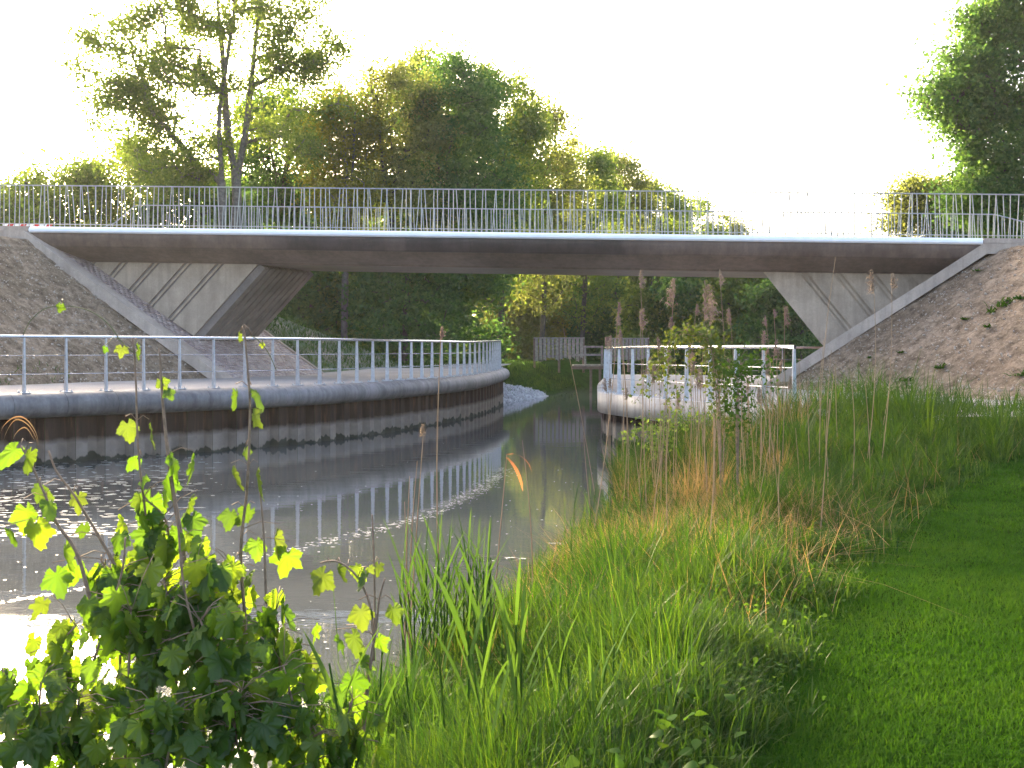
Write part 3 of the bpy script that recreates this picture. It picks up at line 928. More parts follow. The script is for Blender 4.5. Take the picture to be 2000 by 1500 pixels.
# quay railings: flat tapered posts, tubular handrail, thin wires
def post_mesh():
    mb = MB()
    h = 1.06
    b0, b1, dp = 0.052, 0.026, 0.014
    c = [(-b0, -dp, 0), (b0, -dp, 0), (b0, dp, 0), (-b0, dp, 0), (-b1, -dp, h), (b1, -dp, h), (b1, dp, h), (-b1, dp, h)]
    mb.hexa(np.array(c))
    return mb.data('post', M['galv'])
def plate_mesh():
    mb = MB(); mb.box((0, 0, 0.008), (0.24, 0.17, 0.016))
    for sx in (-1, 1):
        for sy in (-1, 1): mb.tube([(0.09 * sx, 0.06 * sy, 0.014), (0.09 * sx, 0.06 * sy, 0.045)], 0.012, 6)
    return mb.data('base_plate', M['galv'])
PM, PLM = post_mesh(), plate_mesh()
def quay_rail(label, pts, tops, posts, wires=(0.36, 0.72), end_bend=False, group='galvanised railings on the quays'):
    """pts: path of base points (x,y,z); posts: list of (x,y,z,angle)"""
    pts = np.array(pts, float)
    root = empty('quay_railing', tuple(pts[len(pts) // 2])); tag(root, label, 'railing', group)
    off = -np.array(root.location)
    mb = MB(); T = pts + (0, 0, tops)
    if end_bend:
        d = T[-1] - T[-2]; d /= np.linalg.norm(d)
        extra = [T[-1] + d * 0.10 + (0, 0, -0.02), T[-1] + d * 0.16 + (0, 0, -0.09), T[-1] + d * 0.17 + (0, 0, -0.2)]
        T = np.concatenate([T, extra])
    mb.tube(T + off, 0.034, 10); mb.build('handrail', M['tube'], root, True)
    for wz in wires:
        mb = MB(); mb.tube(pts + (0, 0, wz) + off, 0.008, 4); mb.build('wire', M['tube'], root)
    for x_, y_, z_, a in posts:
        o = bpy.data.objects.new('post', PM); o.location = np.array((x_, y_, z_)) + off; o.rotation_euler = (0, 0, a); link(o, root)
        q = bpy.data.objects.new('base_plate', PLM); q.location = (0, 0, 0); link(q, o)
    return root
# long railing: posts from just outside the frame to the quay end, 0.83 m apart
s_first = None
rx = np.array([LW[i][0] / LW[i][1] for i in range(len(LW))])
s47 = float(np.interp((47 - 1000) / FPX, rx, LS))
ss = np.arange(s47 - 0.83 * 4, LS[-1] - 0.1, 0.83)
posts = []
for s_ in ss:
    p_, t_, n_ = at_s(LW, LS, s_)
    posts.append((p_[0], p_[1], float(z0L(p_[1])) + 0.0, math.atan2(n_[1], n_[0])))
line = [(q[0], q[1], float(z0L(q[1]))) for q in LW if True][max(0, int((ss[0] - 1.2) / 0.2)):][::2]
# the end turns the corner
e = np.array(line[-1]); p_, t_, n_ = at_s(LW, LS, LS[-1])
quay_rail('long galvanised railing with flat tapered posts on the curved quay wall, left of the canal', line, 1.08, posts)
rxr = RW[:, 0] / RW[:, 1]; i0_ = int(np.argmin(rxr)); s_end = float(np.interp((1551 - 1000) / FPX, rxr[i0_:], RS[i0_:]))
ss = np.arange(s_end, 0.2, -0.86)[::-1]
posts = []
for s_ in ss:
    p_, t_, n_ = at_s(RW, RS, s_)
    posts.append((p_[0], p_[1], ZR, math.atan2(n_[1], n_[0])))
iend = int(ss[-1] / 0.2) + 1
line = [(q[0], q[1], ZR) for q in RW[:iend]]
quay_rail('shorter galvanised railing with bright handrail behind the dry reeds', line[::2] + [line[-1]], 1.10, posts, end_bend=True)
# short length of handrail across the path below the right pier
q0, q1 = P(1440, 690, 38.0), P(1612, 690, 37.0)
zz = -1.03
quay_rail('short railing across the path, half hidden at the foot of the right bridge beam',
          [(q0[0], q0[1], zz), ((q0[0] + q1[0]) / 2, (q0[1] + q1[1]) / 2, zz), (q1[0], q1[1], zz)], 1.10,
          [(q0[0] + (q1[0] - q0[0]) * f, q0[1] + (q1[1] - q0[1]) * f, zz, 1.57) for f in (0.02, 0.52, 0.98)])

# red and white barrier board at the left bridge end
bb = empty('barrier_board', tuple(P(52, 446, 36.2))); tag(bb, 'red and white striped barrier board at the left end of the bridge', 'barrier')
mb = MB(); mb.box((0, 0, 0.09), (1.46, 0.03, 0.115)); mb.build('board', M['white'], bb)
for k in range(4):
    mb = MB(); x0 = -0.62 + k * 0.40
    mb.prism([(x0, -0.02, 0.034), (x0 + 0.17, -0.02, 0.034), (x0 + 0.25, -0.02, 0.146), (x0 + 0.08, -0.02, 0.146)], (0, 0.004, 0))
    mb.build('stripe', M['red'], bb)
for sx in (-0.6, 0.6):
    mb = MB(); mb.box((sx, 0.03, -0.10), (0.05, 0.03, 0.45)); mb.build('leg', M['galv'], bb)

# ------------------------------------------------------------------ far wooden footbridge
def plank_fence(label, px0, px1, ytop, ybot, y, n, lowfrac, group, zg):
    a, b = P(px0, ytop, y), P(px1, ytop, y)
    root = empty('plank_fence', (float((a[0] + b[0]) / 2), y, zg)); tag(root, label, 'fence', group)
    Lx = b[0] - a[0]; h = a[2] - zg
    wdt = Lx / n
    for k in range(n):
        x0 = -Lx / 2 + k * wdt
        g = wdt * R.uniform(0.10, 0.16)
        lo = R.uniform(0.02, 0.20)
        d = R.uniform(-0.012, 0.012)
        mb = MB()
        wl, wr = x0 + g, x0 + wdt - g
        c = wdt * 0.10
        # outline with notched foot, like a worn board
        mb.prism([(wl, d, lo), (wl + c, d, lo + R.uniform(0.0, 0.12)), (wr, d, lo + R.uniform(0, 0.05)), (wr, d, h - 0.07), (wl, d, h - 0.07)], (0, 0.035, 0))
        mb.build('plank', M['wood'], root)
    mb = MB(); mb.box((0, 0.0, h - 0.03), (Lx + 0.1, 0.12, 0.07)); mb.build('cap_rail', M['wood'], root)
    for zr in (0.35, h - 0.35):
        mb = MB(); mb.box((0, 0.065, zr), (Lx, 0.05, 0.1)); mb.build('back_rail', M['woodbrown'], root)
    for sx in (-0.5, 0.0, 0.5):
        mb = MB(); mb.box((sx * Lx, 0.1, h / 2 - 0.3), (0.12, 0.1, h + 0.5)); mb.build('post', M['woodbrown'], root)
    return root
FY = 64.0
zg = float(P(0, 708, FY)[2])
plank_fence('weathered plank parapet standing left of the timber gangway beyond the bridge', 1044, 1140, 659, 708, FY, 12, .1, 'grey plank parapets of the far crossing', zg)
plank_fence('weathered plank parapet behind the nose of the short quay railing', 1190, 1266, 660, 708, FY + 2.0, 10, .1, 'grey plank parapets of the far crossing', float(P(0, 708, FY + 2)[2]))
gw = empty('timber_gangway', tuple(P(1160, 714, FY - 1))); tag(gw, 'low timber gangway with rails and piles between the two plank parapets', 'gangway')
o_ = -np.array(gw.location)
y_ = FY - 1
def tb(px0, py0, px1, py1, dp, nm, mt, dy=0.0):
    a, b = P(px0, py1, y_), P(px1, py0, y_)
    mb = MB(); mb.box((a + b) / 2 + o_ + (0, dy, 0), (b[0] - a[0], dp, b[2] - a[2])); return mb.build(nm, mt, gw)
for k in range(9): tb(1120 + k * 7.0, 712, 1126.4 + k * 7.0, 715, 1.3, 'plank', M['wood'], 0.5)
tb(1118, 715.5, 1182, 721, 0.12, 'deck_beam', M['woodbrown'], -0.05)
tb(1118, 715.5, 1182, 721, 0.12, 'deck_beam', M['woodbrown'], 1.0)
tb(1140, 675.5, 1178, 679, 0.08, 'top_rail', M['wood'])
tb(1116, 691, 1178, 695, 0.06, 'mid_rail', M['wood'], -0.05)
for px in (1141, 1174): tb(px, 675, px + 4, 714, 0.1, 'post', M['wood'], 0.06)
tb(1181, 658, 1189, 770, 0.25, 'mooring_pile', M['woodbrown'], -0.3)
for px in (1152, 1170): tb(px, 719, px + 4.5, 775, 0.15, 'pile', M['woodbrown'], 0.1)

# ------------------------------------------------------------------ trees
def frusta(p0, p1, r0, r1, n=5):
    """many tapered segments at once -> verts, quads"""
    d = p1 - p0; L = np.linalg.norm(d, axis=1, keepdims=True) + 1e-9; d = d / L
    ref = np.where(np.abs(d[:, 2:3]) < 0.9, np.array([[0, 0, 1.0]]), np.array([[1.0, 0, 0]]))
    a = np.cross(d, ref); a /= np.linalg.norm(a, axis=1, keepdims=True); b = np.cross(d, a)
    ang = np.arange(n) / n * 2 * PI
    ring = a[:, None, :] * np.cos(ang)[None, :, None] + b[:, None, :] * np.sin(ang)[None, :, None]
    v = np.concatenate([p0[:, None] + ring * r0[:, None, None], (p1 + d * 0.02)[:, None] + ring * r1[:, None, None]], 1)
    k = np.arange(n); k2 = (k + 1) % n
    f = np.stack([k, k2, n + k2, n + k], 1)
    F = (f[None] + (np.arange(len(p0)) * 2 * n)[:, None, None]).reshape(-1, 4)
    return v.reshape(-1, 3), F

def leaf_cards(pos, size, up=0.3, elong=1.0):
    n = len(pos)
    d = rng.normal(size=(n, 3)); d[:, 2] -= up; d /= np.linalg.norm(d, axis=1, keepdims=True)
    r = rng.normal(size=(n, 3)); wv = np.cross(d, r); wv /= np.linalg.norm(wv, axis=1, keepdims=True)
    nn = np.cross(d, wv)
    s_ = size[:, None]
    fold = nn * s_ * rng.uniform(-0.15, 0.25, (n, 1))
    v = np.stack([pos, pos + d * s_ * 0.55 + wv * s_ * 0.36 / elong + fold, pos + d * s_, pos + d * s_ * 0.5 - wv * s_ * 0.36 / elong + fold], 1)
    F = np.arange(n * 4).reshape(n, 4)
    return v.reshape(-1, 3), F

def tree(name, label, cat, stems, blobs, natt, nleaf, lsize, sig, leafm, barkm, group=None, tip=0.012, expo=0.46, rbase=None, hollow=0.35, droop=0.0):
    """stems: list of polylines (first point of the first one is the base). blobs: (cx,cy,cz,rx,ry,rz,weight)"""
    base = np.array(stems[0][0], float)
    root = empty(name, tuple(base)); tag(root, label, cat, group)
    P_, par = [], []
    for si, st in enumerate(stems):
        st = np.array(st, float)
        if len(st) > 2:
            sp, _ = smooth_poly(st, 0.5)
        else:
            L = np.linalg.norm(st[1] - st[0]); sp = np.linspace(st[0], st[1], max(2, int(L / 0.5) + 1))
        if si == 0:
            start, prev = 0, -1
        else:
            A_ = np.array(P_); prev = int(np.argmin(np.linalg.norm(A_ - sp[0], axis=1))); start = 0
            if np.linalg.norm(A_[prev] - sp[0]) < 0.3: start = 1
            elif np.linalg.norm(sp[0][:2] - base[:2]) < 3 and sp[0][2] < base[2] + 0.6: prev = -1
        for q in sp[start:]:
            P_.append(q); par.append(prev); prev = len(P_) - 1
    wts = np.array([b[6] for b in blobs]); wts = wts / wts.sum()
    which = rng.choice(len(blobs), natt, p=wts)
    u = rng.normal(size=(natt, 3)); u /= np.linalg.norm(u, axis=1, keepdims=True)
    rad = (hollow + (1 - hollow) * rng.random(natt)) ** 0.6
    Bc = np.array([b[:3] for b in blobs])[which]; Br = np.array([b[3:6] for b in blobs])[which]
    att = Bc + u * Br * rad[:, None]
    cen = np.array(P_).mean(0)
    A0 = np.array(P_)
    d0 = np.array([np.min(np.linalg.norm(A0 - a, axis=1)) for a in att])
    att = att[np.argsort(d0)]
    cap = len(P_) + natt * 5
    arr = np.zeros((cap, 3)); arr[:len(P_)] = P_; n = len(P_)
    par = list(par); tips = []
    for a in att:
        dv = a - arr[:n]
        dist = np.linalg.norm(dv, axis=1)
        cost = dist + 0.9 * np.maximum(0, -dv[:, 2]) + 0.25 * np.maximum(0, dist - 1.0)
        j = int(np.argmin(cost)); L = dist[j]
        m_ = int(np.clip(L / 0.7, 1, 4)); p0 = arr[j].copy(); prev = j
        side = rng.normal(size=3) * 0.07 * L
        for k in range(1, m_ + 1):
            f = k / m_
            q = p0 + (a - p0) * f + side * math.sin(PI * f) + np.array((0, 0, 0.08 * L * math.sin(PI * f) * (1 - droop)))
            arr[n] = q; par.append(prev); prev = n; n += 1
        tips.append(prev)
    arr = arr[:n]; par = np.array(par)
    cnt = np.zeros(n)
    tipset = np.zeros(n); tipset[tips] = 1
    cnt += tipset
    for i in range(n - 1, -1, -1):
        if par[i] >= 0: cnt[par[i]] += cnt[i]
    rad = tip * np.maximum(cnt, 0.6) ** expo
    if rbase: rad *= rbase / rad[0]; rad = np.maximum(rad, tip * 0.7)
    e_ = np.where(par >= 0)[0]
    r1 = rad[e_]; r0 = np.minimum(rad[par[e_]], r1 * 1.35 + 0.004)
    off = -base
    V, F = frusta(arr[par[e_]] + off, arr[e_] + off, r0, r1, 6)
    mesh_np('trunk', V, F, barkm, root, True)
    # leaves: gaussian clumps about the tips and along the last twigs
    T = arr[tips]
    npp = max(1, nleaf // len(T))
    pick = np.repeat(np.arange(len(T)), npp)
    clump = rng.uniform(0.6, 1.35, len(T))
    pos = T[pick] + rng.normal(size=(len(pick), 3)) * sig * clump[pick][:, None] * np.array((1, 1, 0.7))
    size = lsize * rng.uniform(0.6, 1.3, len(pos))
    V, F = leaf_cards(pos + off, size, 0.3)
    mesh_np('crown', V, F, leafm, root)
    return root

def leaf_ovals(pos, size):
    n = len(pos)
    d = rng.normal(size=(n, 3)); d[:, 2] = np.abs(d[:, 2]) * 0.3 - 0.2; d /= np.linalg.norm(d, axis=1, keepdims=True)
    up = rng.normal(size=(n, 3)) * 0.5 + (0, 0, 1); wv = np.cross(d, up); wv /= np.linalg.norm(wv, axis=1, keepdims=True)
    nn = np.cross(wv, d); s_ = size[:, None]
    prof = [(0, 0), (.18, .24), (.42, .33), (.70, .22), (1, 0), (.70, -.22), (.42, -.33), (.18, -.24)]
    cup = rng.uniform(0.0, 0.35, (n, 1))
    v = np.stack([pos + d * s_ * a + wv * s_ * b + nn * s_ * (abs(b) * 0.6 * cup * 2 - 0.30 * a * a) for a, b in prof], 1)
    b0 = (np.arange(n) * 8)[:, None]
    F = np.concatenate([np.array([[0, 1, 7, 7]])[:, :3] + b0, ]), np.concatenate([np.array([[1, 2, 6, 7]]) + b0, np.array([[2, 3, 5, 6]]) + b0]), np.array([[3, 4, 5]]) + b0
    return v.reshape(-1, 3), list(F)

def X(px, y): return (px - 1000) / FPX * y
def Zt(py, y): return (HZ - py) / FPX * y
def blob(px, py, y, rpx, rpy, w_=1.0, ry=None):
    r_ = rpx / FPX * y
    return (X(px, y), y, Zt(py, y), r_, ry if ry else r_, rpy / FPX * y, w_)

# big twin-stemmed tree behind the left half of the bridge
Y0 = 52.0
def st(y, *pp): return [(X(a, y), y + (i * 0.0), Zt(b, y)) for i, (a, b) in enumerate(pp)]
zgf = -0.75
stA = st(Y0, (461, 710), (462, 440), (461, 350), (448, 280), (440, 200), (436, 120), (428, 40), (420, -70))
stB = st(Y0, (462, 345), (478, 270), (489, 180), (497, 100), (506, 20), (520, -80))
stC = st(Y0 - 0.6, (436, 710), (434, 440), (432, 330), (428, 230), (440, 140), (452, 60), (470, -60))
tree('tall_tree', 'tall open-crowned tree with pale forked stems behind the left half of the bridge', 'tree', [stA, stB, stC],
     [blob(215, 130, Y0, 85, 110, 1.0), blob(260, 230, Y0, 95, 90, 1.0), blob(330, 60, Y0, 100, 90, 1.0), blob(360, 200, Y0, 110, 120, 1.2), blob(300, 330, Y0, 110, 50, .7),
      blob(450, -30, Y0, 160, 90, 1.4), blob(480, 90, Y0, 110, 110, .9), blob(590, 80, Y0, 85, 95, 1.0), blob(640, 150, Y0, 55, 100, .6), blob(560, 260, Y0, 80, 60, .6), blob(400, 300, Y0, 60, 50, .5), blob(300,-120,Y0,160,80,.8), blob(580,-110,Y0,120,80,.8)],
     480, 86000, 0.135, 0.44, M['leaf_tree'], M['bark'], rbase=0.22, tip=0.007)

def stems_at(px, y, ytop, nst=1, spread=30):
    out = [[(X(px, y), y, zgf - 0.1), (X(px + R.uniform(-8, 8), y), y, Zt(560, y)), (X(px + R.uniform(-15, 15), y), y, Zt((560 + ytop) / 2, y)), (X(px + R.uniform(-spread, spread), y), y, Zt(ytop + 40, y))]]
    for k in range(nst - 1):
        f = R.uniform(430, 560)
        a = R.choice((-1, 1)) * spread * R.uniform(0.8, 1.6)
        out.append([(X(px, y), y, Zt(f, y)), (X(px + a * 0.6, y), y + R.uniform(-1, 1), Zt((f + ytop) / 2, y)), (X(px + a, y), y + R.uniform(-1.5, 1.5), Zt(ytop + 60, y))])
    return out
def wood_tree(name, label, px, y, ytop, rpx, leafm, nleaf, natt, bottom=540, lsize=0.16, nst=3, barkm=None, blobs=None, sig=0.42, group='trees lining the canal beyond the bridge', cat='tree'):
    h = bottom - ytop
    bl = blobs
    if bl is None:
        bl = [blob(px, ytop + h * 0.34, y, rpx * 0.95, h * 0.34, 1.0), blob(px - rpx * .55, ytop + h * 0.50, y, rpx * .75, h * 0.34, .8),
              blob(px + rpx * .55, ytop + h * 0.50, y + 1, rpx * .75, h * 0.34, .8), blob(px, ytop + h * 0.76, y - .5, rpx * 1.15, h * 0.27, 1.0)]
        for k in range(8):
            a = R.uniform(-1.0, 1.0)
            bl.append(blob(px + rpx * a, ytop + h * (0.05 + 0.30 * a * a + R.uniform(-0.03, 0.12)), y + R.uniform(-2, 2), rpx * R.uniform(0.18, 0.34), h * R.uniform(0.06, 0.12), 0.13))
    return tree(name, label, cat, stems_at(px, y, ytop, nst, rpx * 0.35), bl, int(natt * 1.5), int(nleaf * 1.65), lsize * 1.12, sig * 1.1, leafm, barkm or M['barkdark'], group, rbase=0.17, tip=0.009)

wood_tree('yellow_tree', 'slender yellow green tree catching the light right of the tall forked tree', 672, 54.5, 165, 62, M['leaf_yellow'], 11000, 120, 470, 0.13, 3, M['bark'], sig=0.33)
wood_tree('broad_tree', 'dark green spreading tree directly behind the tall forked stems', 545, 60.0, 175, 105, M['leaf_dark'], 20000, 170, 560)
wood_tree('broad_tree', 'brownish budding tree with many visible twigs, tallest of the mass beyond the mid bridge', 770, 56.0, 92, 85, M['leaf_olive'], 21000, 230, 560, 0.13, 5, sig=0.38)
wood_tree('broad_tree', 'pale green wide tree filling in between the brownish and the deep green tree', 825, 66.0, 88, 105, M['leaf_tree'], 18000, 170, 560, 0.15, 4)
wood_tree('broad_tree', 'deep green tree with layered boughs left of the middle of the bridge', 880, 58.0, 112, 100, M['leaf_dark'], 26000, 200, 600)
wood_tree('broad_tree', 'pale green tree with feathery top above the middle of the bridge', 975, 64.0, 108, 80, M['leaf_tree'], 20000, 190, 570)
wood_tree('broad_tree', 'olive green tree where the tree line begins to drop', 1055, 70.0, 180, 70, M['leaf_olive'], 17000, 170, 600, nst=4)
wood_tree('broad_tree', 'green tree on the descending tree line with thin top twigs', 1135, 78.0, 262, 65, M['leaf_tree'], 14000, 150, 620)
wood_tree('broad_tree', 'brownish thin-topped tree right of the dip in the tree line', 1205, 86.0, 280, 60, M['leaf_olive'], 12000, 140, 620, lsize=0.18)
wood_tree('broad_tree', 'rounded green tree low on the descending tree line', 1285, 94.0, 345, 62, M['leaf_tree'], 12000, 130, 620, lsize=0.19)
wood_tree('broad_tree', 'small far tree near the low end of the tree line', 1360, 104.0, 378, 55, M['leaf_tree'], 10000, 120, 640, lsize=0.2)
wood_tree('broad_tree', 'last far tree whose top just clears the bridge deck', 1430, 114.0, 425, 52, M['leaf_olive'], 8000, 100, 640, lsize=0.2)
wood_tree('leafy_bush', 'rounded green bush behind the left end of the bridge railing', 115, 56.0, 305, 115, M['leaf_tree'], 12000, 120, 520, 0.15, 3, group='bushes behind the bridge', cat='bush')
wood_tree('leafy_bush', 'low bush at the left edge behind the barrier board', -20, 54.0, 380, 90, M['leaf_tree'], 8000, 90, 520, 0.15, 3, group='bushes behind the bridge', cat='bush')
wood_tree('leafy_bush', 'sunlit bush between the rounded bush and the tall forked tree', 245, 58.0, 285, 115, M['leaf_olive'], 11000, 120, 540, 0.15, 3, group='bushes behind the bridge', cat='bush')
wood_tree('leafy_bush', 'green bush under the crown of the tall forked tree', 380, 57.0, 345, 85, M['leaf_dark'], 11000, 110, 560, 0.15, 3, group='bushes behind the bridge', cat='bush')
# undergrowth and trees seen below the deck
lows = [(590, 55, 470, 70, 'leaf_dark', 'dark leafy bush right above the far grassy slope, beside the ribbed pier'), (690, 57, 490, 75, 'leaf_tree', 'green bush under the deck, left of the dark bush mass'),
        (790, 54, 470, 80, 'leaf_dark', 'deep green bush reaching down behind the long railing'), (885, 58, 460, 85, 'leaf_dark', 'blue green bush hanging over the end of the long quay'),
        (985, 80, 480, 55, 'leaf_olive', 'olive bush left of the weathered plank parapet'), (1050, 84, 490, 55, 'leaf_yellow', 'yellow green bush glowing above the plank parapet'),
        (1120, 88, 480, 60, 'leaf_dark', 'dark tree behind the timber gangway'), (1200, 84, 500, 65, 'leaf_dark', 'dark bush behind the second plank parapet'),
        (1290, 78, 500, 70, 'leaf_tree', 'green bush behind the bright handrail of the short quay'), (1375, 76, 500, 70, 'leaf_dark', 'deep green bush behind the tallest reed plumes'),
        (1460, 74, 505, 70, 'leaf_tree', 'fresh green bush left of the right pier'), (1545, 70, 520, 65, 'leaf_dark', 'dark bush in the angle below the right pier')]
for px, yy_, yt, rp, lm, lb in lows:
    wood_tree('leafy_bush', lb, px, yy_, yt, rp, M[lm], 9000, 100, 735, 0.19 if yy_ < 60 else 0.24, 3, group='bushes seen below the bridge deck', cat='bush', sig=0.42)
# right hand oak
YR = 43.0
stR = [[(X(2075, YR), YR, 0.5), (X(2070, YR), YR, Zt(450, YR)), (X(2060, YR), YR, Zt(330, YR)), (X(2050, YR), YR, Zt(200, YR)), (X(2040, YR), YR, Zt(40, YR)), (X(2030, YR), YR, Zt(-120, YR))],
       st(YR, (2062, 330), (2010, 200), (1950, 215), (1900, 250), (1860, 240)), st(YR, (2068, 400), (2020, 300), (1990, 295), (1960, 330))]
tree('oak_tree', 'big dense green oak rising behind the right bridge end', 'tree', stR,
     [blob(1960, 30, YR, 70, 70, 1.0), blob(1905, 120, YR, 65, 55, .8), blob(1960, 160, YR, 80, 80, 1.2), blob(1840, 190, YR, 55, 35, .45), blob(1895, 235, YR, 60, 45, .6), blob(1955, 290, YR, 70, 70, 1.1),
      blob(1920, 385, YR, 65, 60, 1.1), blob(1990, 410, YR, 75, 60, 1.2), blob(2090, 0, YR, 120, 130, 1.4), blob(2110, 250, YR, 110, 120, 1.3), blob(2020, -90, YR, 120, 90, 1.0)],
     400, 62000, 0.16, 0.42, M['leaf_dark'], M['barkdark'], rbase=0.34, tip=0.009)
wood_tree('leafy_bush', 'pale thin-leaved bush in the glare left of the big oak', 1805, 52.0, 345, 62, M['leaf_olive'], 7000, 90, 470, 0.13, 3, group='bushes behind the bridge', cat='bush', sig=0.34)
wood_tree('leafy_bush', 'dense green bush beneath the big oak behind the railing', 1930, 50.0, 375, 80, M['leaf_dark'], 9000, 90, 500, 0.15, 3, group='bushes behind the bridge', cat='bush')

# far wood that closes the view below the deck (reads as one mass)
n = 60000
px = rng.uniform(380, 1750, n); yy = rng.uniform(112, 135, n)
topy = np.interp(px, [380, 900, 1300, 1420, 1500, 1750], [350, 350, 430, 470, 500, 505]) + 14 * fbm(px, yy * 0, 0.03, 3, 3)
z0_ = -0.8; zt_ = (HZ - topy) / FPX * yy
pos = np.stack([(px - 1000) / FPX * yy, yy, z0_ + (zt_ - z0_) * rng.random(n) ** 0.9], 1)
V, F = leaf_cards(pos, rng.uniform(0.45, 0.9, n), 0.3)
tag(mesh_np('far_woods', V, F, M['leaf_dark']), 'continuous dark green wood closing the view far beyond the bridge', 'woods', kind='stuff')

# ------------------------------------------------------------------ evening haze
HAZE = 0.00021
mbz = MB(); mbz.box((0, 60, 12.0), (720, 720, 33.0))
mh = bpy.data.materials.new('haze'); mh.use_nodes = True
th = mh.node_tree; th.nodes.remove(th.nodes['Principled BSDF'])
pv = th.nodes.new('ShaderNodeVolumePrincipled'); pv.inputs['Color'].default_value = (0.95, 0.95, 0.95, 1); pv.inputs['Density'].default_value = HAZE; pv.inputs['Anisotropy'].default_value = 0.3
th.links.new(pv.outputs[0], th.nodes['Material Output'].inputs['Volume'])
tag(mbz.build('haze', mh), 'thin evening haze hanging over canal and trees', 'haze', kind='stuff')

# ------------------------------------------------------------------ grass
def blades(bx, by, bz, h, wd, lean, bend, seg=2, az=None):
    n = len(bx)
    az = rng.uniform(0, 2 * PI, n) if az is None else az
    dirv = np.stack([np.cos(az), np.sin(az), np.zeros(n)], 1)
    faz = az + rng.normal(PI / 2, 0.5, n)
    side = np.stack([np.cos(faz), np.sin(faz), np.zeros(n)], 1)
    p0 = np.stack([bx, by, bz], 1)
    out = []
    for k in range(seg):
        f = k / seg
        c = p0 + dirv * (h * (lean * f + bend * f * f))[:, None]; c[:, 2] += h * f * (1 - 0.35 * bend * f)
        wk = wd * (1 - 0.75 * f ** 1.5) * 0.5
        out += [c - side * wk[:, None], c + side * wk[:, None]]
    c = p0 + dirv * (h * (lean + bend))[:, None]; c[:, 2] += h * (1 - 0.35 * bend)
    out.append(c)
    V = np.stack(out, 1)
    m_ = 2 * seg + 1
    base = (np.arange(n) * m_)[:, None]
    Q = [np.array([2 * k, 2 * k + 1, 2 * k + 3, 2 * k + 2])[None] + base for k in range(seg - 1)]
    T = np.array([2 * seg - 2, 2 * seg - 1, 2 * seg])[None] + base
    return V.reshape(-1, 3), [q for q in Q] + [T]
def lawn_x(y): return np.interp(y, *lawn_edge)
def visible(x, y, z, m=60):
    px = 1000 + FPX * x / np.maximum(y, 0.1); py = HZ - FPX * z / np.maximum(y, 0.1)
    return (y > 3.4) & (px > -120) & (px < 2120) & (py < 1700)

def grass_field(n, y0, y1, fn_keep, hfun, wfun, lean, bend, mat, name, label, seg=3, dens_pow=1.6, tuft=0.0):
    # density falls with distance so near turf is finest
    y = (y0 ** (1 - dens_pow) + rng.random(n) * (y1 ** (1 - dens_pow) - y0 ** (1 - dens_pow))) ** (1 / (1 - dens_pow))
    x = rng.uniform(-0.50, 0.68, n) * y
    tx = ty = None
    if tuft:
        m_ = max(1, n // 70)
        cy = (y0 ** (1 - dens_pow) + rng.random(m_) * (y1 ** (1 - dens_pow) - y0 ** (1 - dens_pow))) ** (1 / (1 - dens_pow)); cx = rng.uniform(-0.5, 0.68, m_) * cy
        tsz = rng.uniform(0.03, 0.10, m_); tht = rng.uniform(0.6, 1.5, m_)
        sel = rng.random(n) < tuft; wh = rng.integers(0, m_, n)
        ox, oy = rng.normal(size=n) * tsz[wh], rng.normal(size=n) * tsz[wh]
        x = np.where(sel, cx[wh] + ox, x); y = np.where(sel, cy[wh] + oy, y)
        az_ = np.where(sel, np.arctan2(oy, ox) + rng.normal(0, 0.5, n), rng.uniform(0, 2 * PI, n)); hm = np.where(sel, tht[wh], rng.uniform(0.35, 1.0, n))
    else:
        az_ = rng.uniform(0, 2 * PI, n); hm = np.ones(n)
    k = fn_keep(x, y); x, y, az_, hm = x[k], y[k], az_[k], hm[k]
    z = ground_z(x, y)
    k = z > WL - 0.03; x, y, z, az_, hm = x[k], y[k], z[k], az_[k], hm[k]
    h = hm * hfun(x, y) * rng.uniform(0.55, 1.25, len(x)); wv = wfun(y) * rng.uniform(0.7, 1.3, len(x))
    V, F = blades(x, y, z - 0.01, h, wv, np.abs(rng.normal(0, lean, len(x))), np.abs(rng.normal(0, bend, len(x))), seg, az_)
    o = mesh_np(name, V, F, mat)
    return tag(o, label, 'grass', kind='stuff')
edge_n = lambda x, y: lawn_x(y) + 0.30 * fbm(x, y, 0.9, 4, 77) + 0.10 * rng.normal(size=np.shape(x))
dry = lambda x, y: np.exp(-(((x - 1.5 - 0.12 * (y - 11)) / 1.0) ** 2 + ((y - 11.6) / 1.9) ** 2))
def tallh(x, y):
    d = edge_n(x, y) - x
    return (0.13 + 0.17 * sstep(0.0, 0.9, d)) * (0.55 + 1.0 * np.clip(0.5 + 0.9 * fbm(x, y, 1.3, 3, 12), 0, 1.1)) * np.interp(y, [4, 7, 10, 14, 17, 20], [0.8, 0.85, 1.05, 1.3, 1.6, 1.7])
grass_field(450000, 3.4, 23, lambda x, y: (x < edge_n(x, y)) & (x < np.interp(y, [0, 20, 21.5, 23.5], [30, 30, 7, 3])) & (rng.random(len(x)) > 0.5 * dry(x, y)) & ~((y > 22) & (x < 2)) & (x > np.interp(y, [3, 4.5, 5.5, 6.5, 7.5], [-.7, -.72, -.85, -1.1, -9]) + 0.15 * fbm(x, y, 2, 2, 31)),
            tallh, lambda y: 0.0045 + 0.0005 * y, 0.22, 0.55, M['grass'], 'tall_grass', 'tall fresh green grass on the bank between lawn and water', 3, tuft=0.62)
